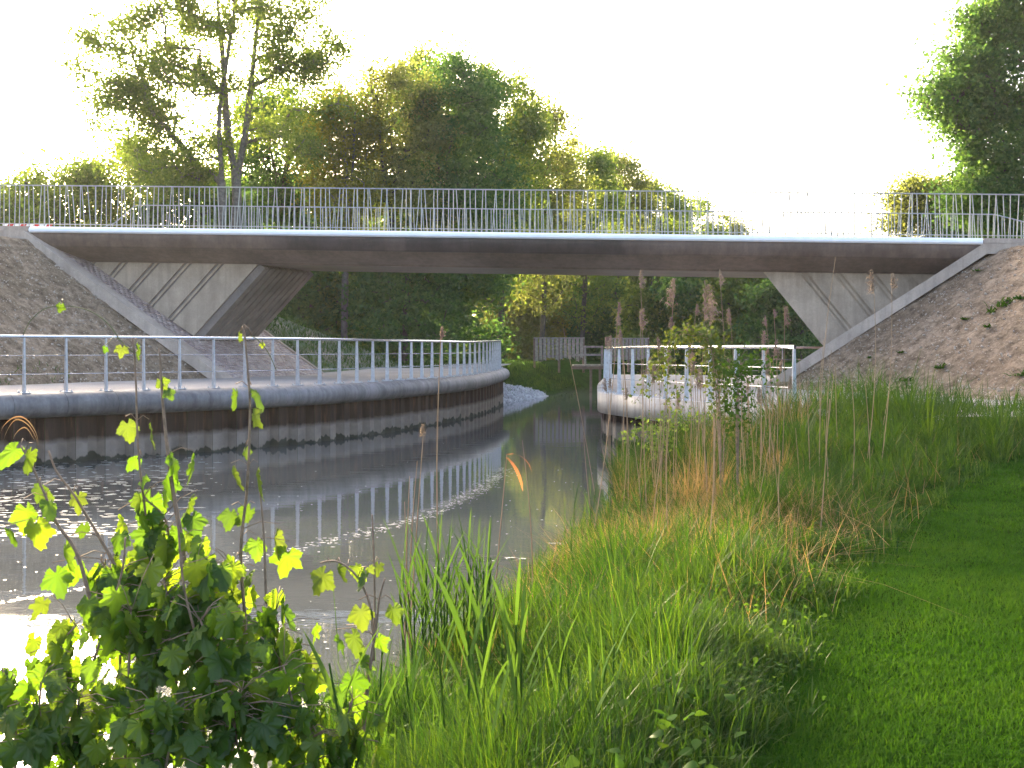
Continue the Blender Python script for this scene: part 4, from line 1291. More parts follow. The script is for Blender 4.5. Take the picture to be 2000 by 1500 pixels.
grass_field(130000, 8, 17, lambda x, y: (x < edge_n(x, y)) & (rng.random(len(x)) < 0.95 * dry(x, y) * (0.45 + 0.9 * (fbm(x, y, 1.6, 3, 19) > -0.1))), lambda x, y: 0.36 + 0 * x, lambda y: 0.006 + 0 * y, 0.5, 1.0,
            M['straw'], 'dry_grass', 'golden dry grass tuft on the bank below the reed plumes', 3, tuft=0.8)
grass_field(13000, 13, 24, lambda x, y: (x > np.interp(y, [13, 20, 24], [0.3, 1.2, 2.2])) & (x < np.interp(y, [13, 20, 24], [3.0, 5.0, 4.0])), lambda x, y: 0.62 + 0 * x, lambda y: 0.007 + 0 * y, 0.2, 0.35,
            M['straw'], 'dry_grass', 'thin dry stalks standing in front of the short quay wall', 3, tuft=0.6)
grass_field(560000, 3.6, 19, lambda x, y: (x > edge_n(x, y) - 0.1), lambda x, y: 0.045 + 0.012 * fbm(x, y, 1.5, 2, 5), lambda y: 0.0035 + 0.0006 * y, 0.5, 0.6, M['lawn'], 'lawn_grass',
            'short mown lawn in the lower corner beside the tall grass', 2, 1.5)
grass_field(2600, 6.5, 20, lambda x, y: (x < edge_n(x, y)) & (x > np.interp(y, [3, 4.5, 5.5, 6.5, 7.5], [-.7, -.72, -.85, -1.1, -9])), lambda x, y: 0.40 + 0 * x, lambda y: 0.003 + 0.0002 * y, 0.35, 0.5,
            M['straw'], 'dry_grass', 'scattered bleached stalks mixed through the tall green grass', 3)
n = 700
x, y = scatter(n, -0.75, 1.15, 3.7, 5.6); k = (x < edge_n(x, y) + 0.05) & (fbm(x, y, 1.7, 2, 91) > -0.05); x, y = x[k], y[k]; z = ground_z(x, y)
V, F = leaf_ovals(np.stack([x, y, z + rng.uniform(0.03, 0.26, len(x))], 1), rng.uniform(0.03, 0.075, len(x)))
tag(mesh_np('nettle_leaves', V, F, M['herb']), 'broader dark herb leaves low in the grass at the picture bottom', 'herbs', kind='stuff')
# small herb leaves between the grass
n = 26000
y = (3.6 ** -0.8 + rng.random(n) * (12 ** -0.8 - 3.6 ** -0.8)) ** (1 / -0.8); x = rng.uniform(-0.5, 0.4, n) * y
k = (x < edge_n(x, y) + 0.1) & (fbm(x, y, 0.9, 3, 55) > -0.12); x, y = x[k], y[k]; z = ground_z(x, y); k = z > WL; x, y, z = x[k], y[k], z[k]
V, F = leaf_ovals(np.stack([x, y, z + rng.uniform(0.02, 0.22, len(x))], 1), rng.uniform(0.015, 0.04, len(x)))
tag(mesh_np('ground_herbs', V, F, M['herb']), 'small leafy herbs growing through the tall grass', 'herbs', kind='stuff')
# grass on the far slope and far bank
n = 40000
y = rng.uniform(41, 66, n); x = rng.uniform(-12, 6, n)
zs = np.maximum(embL_back(x, y), ground_z(x, y)); dl = sdist(x, y, Lline)
k = (zs > -2.1) & ((embL_back(x, y) > -0.75) | (dl < 6) & (y > 50)) & ~((dl < 3.2) & (y < 51)) & ((y > 41.5)); x, y, zs = x[k], y[k], zs[k]
V, F = blades(x, y, zs - 0.02, rng.uniform(0.10, 0.3, len(x)), np.full(len(x), 0.03), np.abs(rng.normal(0, .3, len(x))), np.abs(rng.normal(0, .5, len(x))), 2)
tag(mesh_np('bank_grass', V, F, M['grass']), 'grass on the far bank and the slope behind the bridge', 'grass', kind='stuff')

# ------------------------------------------------------------------ scum and flecks on the water
def flecks(name, label, pts, rx, ry):
    n = len(pts); k = 7
    ang = np.arange(k) / k * 2 * PI
    r = rng.uniform(0.6, 1.2, (n, k))
    v = np.stack([pts[:, None, 0] + np.cos(ang) * r * rx[:, None], pts[:, None, 1] + np.sin(ang) * r * ry[:, None], np.full((n, k), WL + 0.004)], -1)
    o = mesh_np(name, v.reshape(-1, 3), np.arange(n * k).reshape(n, k), M['scum'])
    return tag(o, label, 'scum', kind='stuff')
def wpt(px, py):
    y = -WL * FPX / (py - HZ); return np.array(((px - 1000) / FPX * y, y))
ln, _ = smooth_poly([wpt(*q) for q in ((-60, 1186), (60, 1168), (200, 1142), (360, 1110), (450, 1096), (600, 1066), (720, 1040), (830, 1008), (900, 978), (950, 950), (985, 915))], 0.02)
kk = rng.integers(0, len(ln), 700)
wdt = np.where(ln[kk][:, 1] > 12, 0.10, 0.03)
flecks('floating_scum', 'thin pale line of scum drifting along the water', ln[kk] + rng.normal(size=(700, 2)) * np.stack([wdt, wdt * 1.2], 1), rng.uniform(0.006, 0.035, 700), rng.uniform(0.004, 0.016, 700))
# leafy flecks near the left wall
n = 1000
pp = np.stack([wpt(a, b) for a, b in zip(rng.uniform(-40, 430, n) , 890 + 160 * rng.random(n) ** 1.3)])
k = rng.random(n) < np.interp(pp[:, 0] / pp[:, 1], [-0.44, -0.3, -0.24], [1, .7, .1])
pp = pp[k]; n = len(pp)
flecks('floating_flecks', 'bright flecks floating on the water below the long quay wall', pp, rng.uniform(0.015, 0.11, n), rng.uniform(0.006, 0.022, n))
n = 260
pp = np.stack([wpt(a, b) for a, b in zip(rng.uniform(0, 1180, n), rng.uniform(830, 1300, n))])
flecks('floating_specks', 'tiny specks scattered over the open water', pp, rng.uniform(0.006, 0.02, n), rng.uniform(0.006, 0.02, n))
pp = np.concatenate([wpt(1097, 1061) + rng.normal(size=(30, 2)) * (0.09, 0.03), wpt(1005, 1091) + rng.normal(size=(14, 2)) * (0.05, 0.03)])
flecks('floating_scum', 'small patch of foam by the reeds in mid channel', pp, rng.uniform(0.02, 0.07, len(pp)), rng.uniform(0.01, 0.03, len(pp)))

# ------------------------------------------------------------------ reeds
def ribbon_leaf(mb, p0, d, up, L, wd, droop, n=5, twist=0.0):
    d = np.array(d, float); d /= np.linalg.norm(d)
    side = np.cross(d, (0, 0, 1.0)); side /= np.linalg.norm(side) + 1e-9
    V = []
    p = np.array(p0, float); ang = up
    for k in range(n + 1):
        f = k / n
        wk = wd * 0.5 * (math.sin(PI * min(1, 0.18 + 0.82 * f)) ** 0.7 if f < 1 else 0.02)
        V += [p - side * wk, p + side * wk + np.array((0, 0, wk * 0.4))]
        dirv = np.array((d[0] * math.cos(ang), d[1] * math.cos(ang), math.sin(ang)))
        p = p + dirv * L / n; ang -= droop / n
    mb.add(V, [[2 * k, 2 * k + 1, 2 * k + 3, 2 * k + 2] for k in range(n)])
def bank_y(px, py_base):  # depth where a ray through (px,py) meets the bank
    return None
def reed_words(px, top, px_t):
    where = ('left of the arching shrub' if px < 1262 else 'behind the arching shrub' if px < 1400 else 'between the two shrubs and the end post' if px < 1540 else 'before the brown slope')
    lean = 'leaning left' if px_t < px - 8 else 'leaning right' if px_t > px + 12 else 'upright'
    tall = 'tall' if top < 650 else 'middling' if top < 740 else 'short'
    return tall, lean, where
def reed_dry(px_top, py_top, y, px_base, label, group=None, plume=True, plume_len=0.3, plume_side=1, rad=0.006, leaf=False, name='dry_reed'):
    top = P(px_top, py_top, y)
    bx = X(px_base, y); bz = float(max(ground_z(np.array([bx]), np.array([y]))[0], WL - 0.2)) - 0.05
    base = np.array((bx, y, bz))
    root = empty(name, tuple(base)); tag(root, label, 'reed', group)
    mb = MB()
    pts = []
    bowv = np.array((R.uniform(-.06, .06), R.uniform(-.05, .05), 0)) 
    for f in np.linspace(0, 1, 8):
        pts.append((top - base) * f + bowv * math.sin(PI * f) * np.linalg.norm(top - base) * 0.5)
    mb.tube(pts, np.linspace(rad, rad * 0.45, 8), 5)
    mb.build('stem', M['reeddry'], root)
    if plume:
        mb = MB(); t = np.array(pts[-1]); d = np.array(pts[-1]) - np.array(pts[-3]); d /= np.linalg.norm(d)
        for k in range(150):
            f = R.random()
            p0 = t - d * plume_len * (1 - f) * 0.9
            sd = np.array((plume_side * R.uniform(0.0, 0.9) + R.uniform(-0.5, 0.5), R.uniform(-0.5, 0.5), R.uniform(-0.9, 0.5)))
            l_ = plume_len * R.uniform(0.18, 0.42) * (1.15 - 0.6 * f)
            p1 = p0 + (d * 0.5 + sd * 0.7) * l_; wv = np.array((R.uniform(-1, 1), R.uniform(-1, 1), R.uniform(-.4, .4))) * 0.007
            p2 = p1 + np.array((sd[0] * 0.3, sd[1] * 0.3, -0.5)) * l_ * 0.6
            mb.add([p0, p1 - wv, p2, p1 + wv], [[0, 1, 2, 3]])
        mb.build('plume', M['plume'], root)
    if leaf:
        mb = MB(); t = np.array(pts[-1])
        ribbon_leaf(mb, t, (0.8, -0.3, 0), 0.1, 0.22, 0.03, 1.6); ribbon_leaf(mb, t - (0, 0, 0.02), (0.5, -0.5, 0), -0.6, 0.26, 0.035, 0.9)
        mb.build('leaf', M['orangeleaf'], root)
    return root
reed_dry(862, 640, 8.6, 868, 'tall dry reed with curled brown head standing alone before the mid canal', None, True, 0.09, 1, 0.007)
reed_dry(990, 888, 7.6, 955, 'leaning dry reed topped with a bent orange leaf before the open water', None, False, leaf=True)
reed_dry(828, 830, 8.2, 795, 'thin dry reed leaning left of the tall lone reed', None, True, 0.08, -1)
reed_dry(1250, 530, 15.5, 1244, 'very tall straight reed reaching up to the bridge soffit', None, True, 0.25, 1)
reed_dry(1318, 548, 15.5, 1285, 'reed with drooping plume left of the densest plume pair', None, True, 0.42, -1)
reed_dry(1378, 560, 15.2, 1352, 'reed with the fullest double plume above the green shrub', None, True, 0.50, 1)
reed_dry(1385, 575, 15.4, 1398, 'reed whose plume hangs right of the fullest plume', None, True, 0.40, 1)
reed_dry(1405, 530, 16.0, 1408, 'thin straight reed with narrow plume touching the bridge soffit line', None, True, 0.22, 1)
reed_dry(1208, 592, 12.0, 1150, 'arching reed with two small husks left of the short quay nose', None, True, 0.12, 1)
reed_dry(1632, 502, 14.5, 1600, 'reed with a bare curved tip before the right pier', None, False)
reed_dry(1705, 532, 14.5, 1690, 'broad plumed reed before the right earth slope', None, True, 0.30, -1)
reed_dry(1742, 535, 14.8, 1720, 'reed with thin leaning plume right of the broad plumed one', None, True, 0.22, 1)
G = 'dry reed stalks on the bank'
GL = 'thin dry brown reed stalk with small plume among the reeds before the short quay railing'
for k in range(40):
    px = R.uniform(1190, 1560); y = R.uniform(12.5, 19.5)
    top = R.uniform(585, 720) if k % 3 else R.uniform(700, 800)
    pt = px + R.uniform(-18, 22); a_, b_, c_ = reed_words(px, top, pt)
    reed_dry(pt, top, y, px, '%s %s dry reed with brown plume %s' % (a_, b_, c_), G, True, R.uniform(0.10, 0.26), R.choice((-1, 1)), 0.0055)
GL2 = 'bare dry reed stalk without plume standing in the bank grass'
for k in range(60):
    px = R.uniform(1180, 1720); y = R.uniform(9.5, 19)
    g0 = float(ground_z(np.array([X(px, y)]), np.array([y]))[0]); hgt = R.uniform(0.7, 1.5)
    if px < 1250 and y < 13: continue
    pt = px + R.uniform(-30, 30); a_, b_, c_ = reed_words(px, HZ - FPX * (g0 + hgt) / y, pt)
    reed_dry(pt, HZ - FPX * (g0 + hgt) / y, y, px, '%s %s bare reed without plume %s' % (a_, b_, c_), 'bare dry reed stalks on the bank', False)
for px, pyt, y, b in ((800, 930, 8.0, 790), (790, 980, 8.1, 800), (815, 900, 8.3, 805), (1020, 860, 9.5, 1040), (1140, 850, 13.0, 1165), (1100, 640, 14, 1175)):
    reed_dry(px, pyt, y, b, 'bare dry reed stalk at the edge of the open water', 'bare reeds at the water edge', False)

def gw_(pt, lean, lo, hi):
    return ('taller' if pt < lo else 'lower' if pt > hi else 'middling') + (' left-leaning' if lean < -0.03 else ' right-leaning' if lean > 0.03 else ' upright')
def reed_green(px, py_top, y, label, group, nl=5, scale=1.0, lean=0.0, fat=0.032):
    bx = X(px, y); bz = float(max(ground_z(np.array([bx]), np.array([y]))[0], WL - 0.1)) - 0.03
    H = Zt(py_top, y) - bz
    root = empty('green_reed', (bx, y, bz)); tag(root, label, 'reed', group)
    mb = MB(); sx = lean * H
    pts = [(sx * f, 0.02 * math.sin(3 * f), H * 0.72 * f) for f in np.linspace(0, 1, 6)]
    mb.tube(pts, np.linspace(0.007, 0.004, 6), 5); mb.build('stem', M['reedgreen'], root)
    for k in range(nl):
        f = 0.30 + 0.42 * k / max(1, nl - 1)
        a = R.uniform(-0.5, 0.5) + (PI if k % 2 else 0)
        mb = MB()
        last = k == nl - 1
        up = 1.52 if last else R.uniform(1.2, 1.46)
        L = (H * 1.0 - H * f) * 1.02 if last else H * R.uniform(0.30, 0.45)
        ribbon_leaf(mb, (sx * f, 0, H * f), (math.cos(a), math.sin(a), 0), up, L, fat * (0.8 if last else 1), 0.05 if last else R.uniform(0.05, 0.45), 6)
        mb.build('leaf', M['reedgreen'], root)
    return root
special = [(915, 1110, 5.0, 'broad bladed green reed, tall one of the clump in the middle of the bank'), (945, 1080, 5.1, 'green reed with spreading blades right of the tall middle clump reed'),
           (1008, 1085, 4.7, 'single broad upright green blade right of the reed clump'), (1018, 1130, 4.75, 'narrower green blade just behind the single broad upright one')]
for px, pt, y, lb in special: reed_green(px, pt, y, lb, 'young green reeds on the bank', 5, fat=0.04)
for k in range(34):
    y = R.uniform(6.6, 8.4); px = R.uniform(790, 960)
    pt, ln_ = R.uniform(985, 1110), R.uniform(-.08, .08)
    reed_green(px, pt, y, gw_(pt, ln_, 1030, 1075) + ' slim green reed in the %s of the clump at the water edge' % ('near side' if y < 7.2 else 'back' if y > 7.9 else 'middle'), 'young green reeds at the water edge', 5, lean=ln_, fat=0.03)
for k in range(26):
    y = R.uniform(4.4, 6.5); px = R.uniform(640, 1330)
    pt, ln_ = R.uniform(1130, 1330), R.uniform(-.12, .12)
    reed_green(px, pt, y, gw_(pt, ln_, 1200, 1270) + ' young green reed in the bank grass %s' % ('beside the hop leaves' if px < 800 else 'in front of the reed clump' if px < 1050 else 'towards the lawn'), 'young green reeds in the bank grass', 4, lean=ln_)
for k in range(16):
    y = R.uniform(9, 14); px = R.uniform(1080, 1260)
    reed_green(px, R.uniform(890, 1010) + (14 - y) * 12, y, 'young green reed at the water edge below the short quay nose', 'young green reeds below the quay nose', 4, lean=R.uniform(-.1, .1), fat=0.024)

# ------------------------------------------------------------------ shrub in front of the right railing
def shrub(label, base_px, y, stems, nleaf, lsize, leafm, name='shrub'):
    b = np.array((X(base_px, y), y, float(ground_z(np.array([X(base_px, y)]), np.array([y]))[0]) - 0.05))
    root = empty(name, tuple(b)); tag(root, label, 'shrub', 'small shrubs among the reeds')
    mb = MB(); L = []
    for stp in stems:
        pts = [b * 0] + [P(px, py, y + dy) - b for px, py, dy in stp]
        pts, _ = smooth_poly(pts, 0.08)
        mb.tube(pts, np.linspace(0.007, 0.002, len(pts)), 5)
        i0 = int(len(pts) * 0.48)
        for k in range(nleaf):
            i = int(i0 + (len(pts) - 1 - i0) * R.random() ** 0.8)
            L.append(pts[i] + np.array([R.gauss(0, 0.075), R.gauss(0, 0.08), R.gauss(0, 0.06)]))
    mb.build('stem', M['stemdry'], root)
    V, F = leaf_cards(np.array(L), rng.uniform(0.6, 1.2, len(L)) * lsize, 0.2)
    mesh_np('foliage', V, F, leafm, root)
shrub('arching light green shrub in front of the short quay railing', 1410, 13.0,
      [[(1400, 800, 0), (1392, 700, 0), (1370, 650, 0), (1320, 650, 0.1), (1290, 700, .1), (1262, 755, .2), (1235, 790, .2)], [(1405, 780, 0), (1390, 690, .1), (1360, 645, .1), (1330, 640, .1)],
       [(1400, 720, .1), (1380, 655, 0.1), (1390, 640, 0.1), (1400, 655, .1)], [(1398, 760, .2), (1360, 660, .2), (1345, 690, .2), (1335, 760, .2), (1290, 790, .2)], [(1395, 700, .1), (1340, 650, .2), (1300, 690, .3), (1290, 770, .3)],
       [(1415, 760, .1), (1400, 700, .1), (1380, 660, .1)], [(1400, 705, .1), (1350, 655, .1), (1310, 665, .1), (1280, 730, .2)]], 190, 0.055, M['shrubleaf'])
shrub('small rounded green shrub by the end post of the short quay railing', 1440, 12.5,
      [[(1440, 780, 0), (1445, 730, 0), (1450, 690, .1), (1470, 680, .1)], [(1442, 770, 0), (1430, 720, 0.1), (1440, 690, .1)], [(1440, 760, 0), (1470, 715, .1), (1495, 710, .2), (1505, 745, .2), (1510, 770, .2)],
       [(1443, 765, .1), (1425, 720, .1), (1428, 700, .2)], [(1442, 750, 0), (1460, 700, .2), (1490, 690, .2)]], 110, 0.055, M['herb'])
shrub('low green thicket between the shrub and the dark piles', 1290, 17.0,
      [[(1285, 850, 0), (1260, 830, .2), (1250, 810, .2)], [(1300, 840, .2), (1320, 810, .3), (1340, 800, .3)], [(1290, 840, .2), (1290, 810, .3)], [(1310, 850, .2), (1350, 820, .3), (1390, 815, .5)], [(1270, 855, .2), (1230, 850, .2), (1215, 860, .3)]], 130, 0.06, M['leaf_tree'])
# weeds on the right slope
def weed(px, py, r):
    # meet the slope along the view ray
    ys = np.linspace(18, 33, 400); xs = (px - 1000) / FPX * ys; zs = (HZ - py) / FPX * ys
    d = embR_front(xs, ys) - zs
    i = int(np.argmax(d > 0)) if (d > 0).any() else 300
    b = (float(xs[i]), float(ys[i]), float(zs[i]))
    root = empty('weed', b); tag(root, '%s weed tuft %s of the brown slope%s' % ('large' if r > .24 else 'middling' if r > .17 else 'tiny', 'near the top' if py < 560 else 'in the upper middle' if py < 660 else 'low on the face',
        ' at the frame edge' if px > 1965 else ' in the biggest patch' if px > 1925 and py < 630 else ' facing the bridge' if px < 1800 else ''), 'weed', 'weeds on the brown slope')
    mb = MB()
    for k in range(26):
        a = R.uniform(0, 2 * PI)
        ribbon_leaf(mb, (R.gauss(0, r * .35), R.gauss(0, r * .35), 0), (math.cos(a), math.sin(a), 0), R.uniform(0.3, 1.2), r * R.uniform(0.5, 1.0), 0.05, 1.0, 3)
    mb.build('foliage', M['herb'], root)
for px, py, r in ((1940, 612, .3), (1958, 600, .3), (1975, 590, .25), (1885, 625, .15), (1838, 720, .28), (1910, 530, .16), (1992, 735, .25), (1930, 640, .18), (1760, 690, .12), (1995, 585, .22), (1770, 745, .2), (1700, 700, .1)): weed(px, py, r)

n = 5000
x = rng.uniform(-15, -8.3, n); y = rng.uniform(20, 35, n); z = embL_front(x, y)
k = (z < -0.55 + 0.35 * fbm(x, y, 0.5, 2, 8)) & (z > -0.95) & (fbm(x, y, 0.35, 2, 14) > 0.02) & (y < 31); x, y, z = x[k], y[k], z[k]
V, F = blades(x, y, z, rng.uniform(0.05, 0.18, len(x)), np.full(len(x), 0.02), np.abs(rng.normal(0, .4, len(x))), np.abs(rng.normal(0, .6, len(x))), 2)
tag(mesh_np('slope_weeds', V, F, M['herb']), 'thin green weeds along the foot of the left earth slope', 'weeds', kind='stuff')

# ------------------------------------------------------------------ hop vines
def hop_leaf_mesh(name, lobes, mat, seed):
    r_ = random.Random(seed)
    n = 44
    pts = []
    for k in range(n):
        a = -PI / 2 + 2 * PI * (k + 0.5) / n           # petiole at the bottom (-y)
        b = a - PI / 2                                   # angle from tip
        b = (b + PI) % (2 * PI) - PI
        if lobes == 3:
            rr = 0.46 + 0.54 * math.exp(-(b / 0.50) ** 2) + 0.30 * math.exp(-((abs(b) - 1.15) / 0.42) ** 2)
        elif lobes == 1:
            rr = 0.42 + 0.58 * math.exp(-(b / 0.6) ** 2)
        else:
            rr = 0.40 + 0.60 * math.exp(-(b / 0.42) ** 2) + 0.40 * math.exp(-((abs(b) - 1.05) / 0.34) ** 2) + 0.22 * math.exp(-((abs(b) - 1.9) / 0.35) ** 2)
        if abs(abs(b) - PI) < 0.22: rr *= 0.35
        rr *= 1 + (0.06 if k % 2 else -0.06)
        pts.append((rr * math.cos(a), rr * math.sin(a)))
    V = [(0, 0, 0)]
    ring2 = [(0.55 * x_, 0.55 * y_) for x_, y_ in pts]
    cup, dro, wav = r_.uniform(0.15, 0.4), r_.uniform(0.25, 0.55), r_.uniform(0, 6)
    def zz(x_, y_):
        return -cup * abs(x_) ** 1.3 * 0.9 - dro * max(0, y_) ** 2 * 0.6 + 0.05 * math.sin(5 * x_ + wav) + 0.04 * math.sin(9 * y_ + wav)
    rib = lambda i: 0.035 * math.cos(2 * PI * i / n * 11)
    V = [(0, 0, zz(0, 0))] + [(x_, y_, zz(x_, y_) + rib(i) * 0.8) for i, (x_, y_) in enumerate(ring2)] + [(x_, y_, zz(x_, y_) + rib(i)) for i, (x_, y_) in enumerate(pts)]
    V = np.array(V) * 0.5 + (0, 0.30, 0)                # petiole joint near the origin, ~1 unit long
    F = []
    for k in range(n):
        k2 = (k + 1) % n
        F.append([0, 1 + k, 1 + k2]); F.append([1 + k, 1 + n + k, 1 + n + k2, 1 + k2])
    mb = MB(); mb.add(V, F)
    return mb.data(name, mat, True, fix=False)
HL = {}
for mt in ('hop', 'hopyoung'):
    HL[mt] = [hop_leaf_mesh('leaf', l, M[mt], i * 7 + 3) for i, l in enumerate((3, 3, 5, 3, 1, 3))]
def vine(label, path, y, leaves, r0=0.007, stemm='stemdry', base=None, group=None, leafm='hop', r1=0.004, cat='vine', name='hop_vine'):
    """path: pixels from base to tip (px,py[,dy]); leaves: (px,py,size_px[,mat]) centre of each leaf"""
    pts = np.array([P(q[0], q[1], y + (q[2] if len(q) > 2 else 0)) for q in path])
    root = empty(name, tuple(pts[0])); tag(root, label, cat, group)
    b = pts[0].copy()
    sp, _ = smooth_poly(pts - b, 0.03)
    mb = MB(); mb.tube(sp, np.linspace(r0, r1, len(sp)), 6)
    for lf in leaves:
        px, py, sz = lf[:3]; mt = lf[3] if len(lf) > 3 else leafm
        size = sz / FPX * y * 1.30
        yaw0 = R.uniform(-0.6, 0.6)
        c = P(px, py, y + R.uniform(-0.06, 0.06)) - b
        # leaf hangs: tip points down/outward, blade faces roughly the camera or sideways
        hang = R.uniform(0.5, 1.35)
        tipd = np.array((R.uniform(-0.55, 0.55), R.uniform(-0.75, 0.1), -hang)); tipd /= np.linalg.norm(tipd)
        nrm = np.array((R.gauss(0, 0.8), -0.35 + R.gauss(0, 0.6), R.uniform(0.0, 1.0))); nrm -= tipd * np.dot(nrm, tipd); nrm /= np.linalg.norm(nrm)
        xax = np.cross(tipd, nrm)
        m4 = Matrix(((xax[0], tipd[0], nrm[0]), (xax[1], tipd[1], nrm[1]), (xax[2], tipd[2], nrm[2])))
        joint = c - tipd * size * 0.30
        o = bpy.data.objects.new('leaf', R.choice(HL[mt])); o.location = joint
        o.rotation_euler = m4.to_euler(); o.scale = (size, size, size); link(o, root)
        j = int(np.argmin(np.linalg.norm(sp - joint, axis=1) + 0.6 * np.maximum(0, sp[:, 2] - joint[2])))
        mid = (sp[j] + joint) / 2 + np.array((0, 0, 0.02))
        mb.tube([sp[j], mid, joint], 0.0018, 4)
    mb.build('stem', M[stemm], root, True)
    return root
Yv = 5.0
vine('tall brown hop shoot with hooked tip and yellow green leaf pairs', [(485, 1420), (482, 1300), (478, 1200), (470, 1080), (482, 960), (487, 860), (488, 780), (482, 700), (478, 655), (474, 637), (482, 636), (492, 655)], 5.0,
     [(460, 770, 52, 'hopyoung'), (500, 770, 62, 'hopyoung'), (496, 812, 50, 'hopyoung'), (480, 880, 30, 'hopyoung'), (458, 925, 58, 'hopyoung'), (505, 932, 75, 'hopyoung'), (450, 1005, 50, 'hopyoung'), (486, 1000, 55, 'hopyoung'),
      (540, 1050, 70, 'hopyoung'), (560, 1085, 75, 'hop'), (500, 1062, 55), (455, 1110, 60), (488, 1125, 55, 'hopyoung'), (437, 1150, 50), (468, 655, 26, 'hopyoung')], 0.009)
vine('slim hop shoot with small leaves just left of the hooked one', [(300, 1250), (296, 1120), (285, 1010), (275, 930), (268, 840), (266, 760), (262, 690), (258, 660)], 5.1,
     [(238, 680, 32, 'hopyoung'), (268, 680, 40, 'hopyoung'), (250, 832, 52, 'hopyoung'), (292, 842, 60, 'hopyoung'), (265, 900, 40), (280, 935, 35)], 0.006)
vine('thick broken hop stem with a dry brown top', [(362, 1120), (352, 1040), (338, 960), (330, 900), (322, 830), (316, 760), (313, 700), (310, 680)], 5.0,
     [(315, 745, 34, 'hopyoung'), (328, 765, 30, 'hopyoung'), (340, 900, 75), (378, 905, 68), (330, 940, 60), (365, 1050, 60), (392, 1060, 66)], 0.012)
vine('hop shoot at the left edge with dark hanging leaves', [(215, 1260), (180, 1180), (150, 1080), (110, 1020), (85, 960), (60, 905), (40, 870)], 4.9,
     [(28, 880, 70), (60, 888, 60, 'hopyoung'), (50, 1000, 70), (70, 1030, 75), (95, 985, 65), (75, 955, 45, 'hopyoung'), (20, 1040, 50)], 0.010)
vine('slanting hop shoot with pale new leaves beside the left edge one', [(260, 1240), (235, 1130), (200, 1060), (165, 1000), (140, 960), (110, 920), (95, 880)], 5.0,
     [(85, 965, 48, 'hopyoung'), (150, 972, 52, 'hopyoung'), (128, 1075, 70), (110, 1125, 70), (150, 1110, 60), (165, 1030, 40, 'hopyoung')], 0.009)
vine('stout dry hop stem with yellow leaves right of the leaf mass', [(705, 1480), (712, 1400), (722, 1310), (735, 1220), (742, 1165), (752, 1130)], 4.8,
     [(705, 1195, 60, 'hopyoung'), (690, 1245, 72, 'hopyoung'), (768, 1190, 48, 'hopyoung'), (665, 1250, 60), (710, 1290, 65), (690, 1330, 70), (740, 1250, 45), (705, 1380, 65)], 0.011)
vine('arching hop shoot hanging yellow leaves over the water', [(730, 1250), (722, 1180), (700, 1130), (675, 1105), (650, 1095), (625, 1100)], 4.8,
     [(632, 1125, 66, 'hopyoung'), (662, 1112, 45, 'hopyoung'), (695, 1110, 55), (712, 1125, 50, 'hopyoung')], 0.006)
vine('thin upright dry hop stalk with tiny leaves behind the yellow leaves', [(730, 1290), (732, 1180), (730, 1080), (727, 1005)], 5.2, [(738, 1105, 34, 'hopyoung'), (722, 1110, 22, 'hopyoung')], 0.006)
vine('thread-like hop tendril arching in front of the long railing', [(45, 655), (58, 628), (85, 604), (115, 598), (150, 600), (185, 612), (215, 636), (235, 665), (262, 690)][::-1], 5.1, [(118, 597, 24, 'hopyoung'), (205, 680, 20)], 0.003, 'stemgreen', r1=0.002)
vine('curled hop tendril ending above the long railing post', [(540, 725), (525, 690), (505, 665), (490, 655)][::-1], 5.0, [(512, 672, 14, 'hopyoung')], 0.0025, 'stemgreen', r1=0.0015)
# dense leaf mass at the lower left: a dozen shoots, each carrying its own leaves
mass = [(70, 1420, 4.5, 26, 75, 85, 95), (150, 1440, 4.5, 26, 70, 80, 85), (250, 1330, 4.8, 34, 75, 60, 150), (225, 1170, 5.0, 22, 72, 65, 85), (340, 1250, 4.8, 34, 75, 75, 130), (310, 1050, 5.1, 20, 74, 70, 90),
        (420, 1330, 4.6, 34, 78, 75, 130), (390, 1180, 4.9, 22, 75, 60, 70), (470, 1420, 4.5, 32, 75, 85, 80), (560, 1400, 4.6, 32, 70, 65, 110), (540, 1260, 4.8, 20, 68, 70, 70), (330, 1440, 4.4, 30, 75, 110, 65), (610, 1460, 4.5, 18, 60, 60, 55), (20, 1360, 4.7, 14, 70, 40, 60),
        (690, 1430, 4.5, 14, 60, 55, 70), (120, 1290, 4.9, 18, 72, 60, 75), (440, 1180, 5.1, 16, 66, 60, 80)]
words_ = ['at the lower left corner over the bright water', 'low down between the bright water and the tangle', 'rising through the left of the leafy tangle', 'high on the left shoulder of the leafy tangle', 'in the middle of the leafy tangle',
          'topping the leafy tangle below the dry broken stem', 'in the dark heart of the leafy tangle', 'above the heart of the leafy tangle', 'at the bottom of the leafy tangle by the frame', 'on the right flank of the leafy tangle',
          'just below the tall hooked shoot', 'lowest of the tangle at the picture bottom', 'where the leafy tangle meets the grass', 'hanging over the bright water at the left frame edge', 'at the foot of the stout dry stem', 'between the left shoulder and the bright water', 'behind the tall hooked shoot']
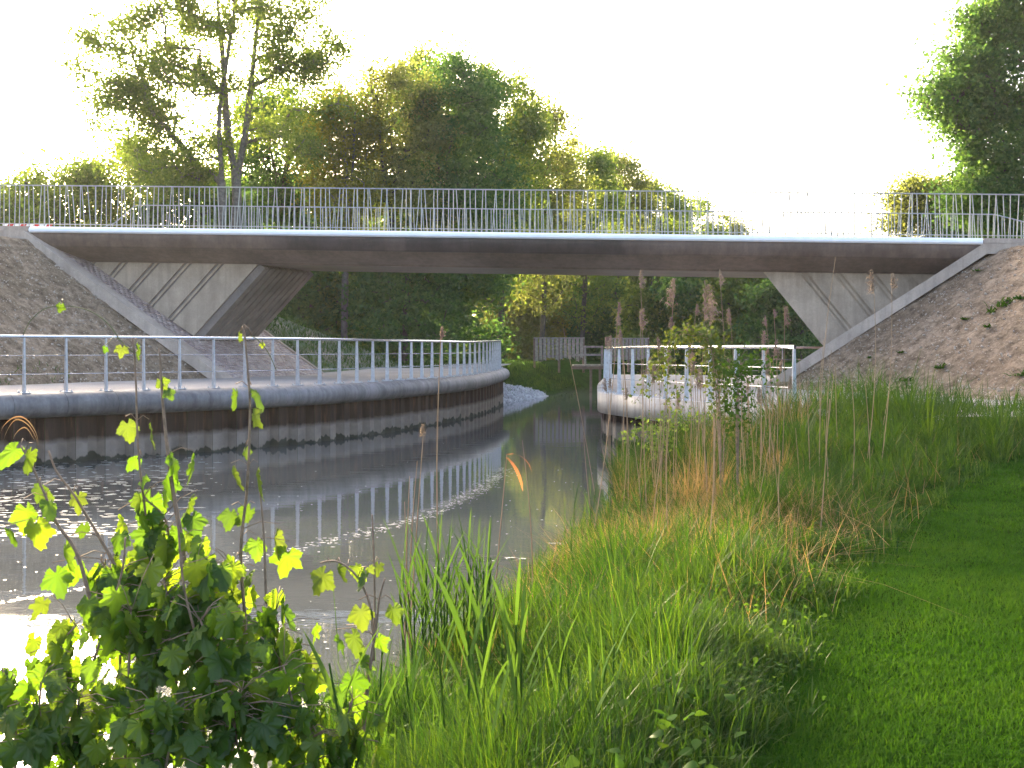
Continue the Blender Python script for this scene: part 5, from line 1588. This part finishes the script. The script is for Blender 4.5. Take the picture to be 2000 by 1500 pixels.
for (px, py, y, nl, sz, sx, sy), wd_ in zip(mass, words_):
    lv = []
    for k in range(int(nl * 1.5)):
        a, b_ = R.gauss(0, 0.6), R.gauss(0, 0.6)
        lv.append((px + a * sx, py + b_ * sy, sz * R.uniform(0.65, 1.1), 'hopyoung' if R.random() < (0.22 if py < 1300 else 0.10) else 'hop'))
    g = 1640
    vine('dense green hop growth ' + wd_, [(px + R.uniform(-20, 20), g), (px + R.uniform(-15, 15), (g + py) / 2), (px + R.uniform(-20, 20), py), (px + R.uniform(-30, 30), py - sy * 0.9)], y, lv, 0.008, group='hop growth on the near bank')
# extra bare dry stems in the tangle
for k, (p0, p1, p2) in enumerate([((400, 1300), (360, 1150), (345, 985)), ((180, 1300), (235, 1130), (245, 1050)), ((520, 1180), (515, 1040), (508, 960)), ((430, 1500), (470, 1350), (390, 1180)), ((90, 1500), (170, 1290), (330, 1290))]):
    vine('bare dry stem ' + ('rising steeply through the middle of the leafy tangle', 'rising through the left shoulder of the leafy tangle', 'standing between the tangle and the hooked shoot', 'leaning left across the lower tangle', 'arching over the lower left of the tangle')[k], [p0, p1, p2], 4.75 + 0.1 * k, [], 0.006, group='bare stems in the leafy tangle', cat='dead shoot', name='dead_shoot')
# curled dry grass blades at the left edge
cg = empty('curled_dry_leaf', tuple(P(35, 850, 4.9))); tag(cg, 'curled pale dry leaf blades looping at the left frame edge', 'dry leaf')
o_ = -np.array(cg.location)
for path in ([(0, 895), (10, 850), (30, 820), (55, 830), (72, 860), (70, 880)], [(20, 880), (30, 848), (50, 835), (68, 860)], [(-5, 870), (5, 835), (28, 815), (50, 818), (70, 845), (78, 885)]):
    sp, _ = smooth_poly([P(a, b_, 4.9) + o_ for a, b_ in path], 0.012)
    mb = MB(); V = []
    for i, q in enumerate(sp):
        f = i / (len(sp) - 1); wk = 0.008 * math.sin(PI * (0.1 + 0.85 * f))
        V += [q + np.array((wk * .5, -wk, wk * .4)), q - np.array((wk * .5, -wk, wk * .4))]
    mb.add(V, [[2 * i, 2 * i + 1, 2 * i + 3, 2 * i + 2] for i in range(len(sp) - 1)])
    mb.build('blade', M['reeddry'], cg, True)
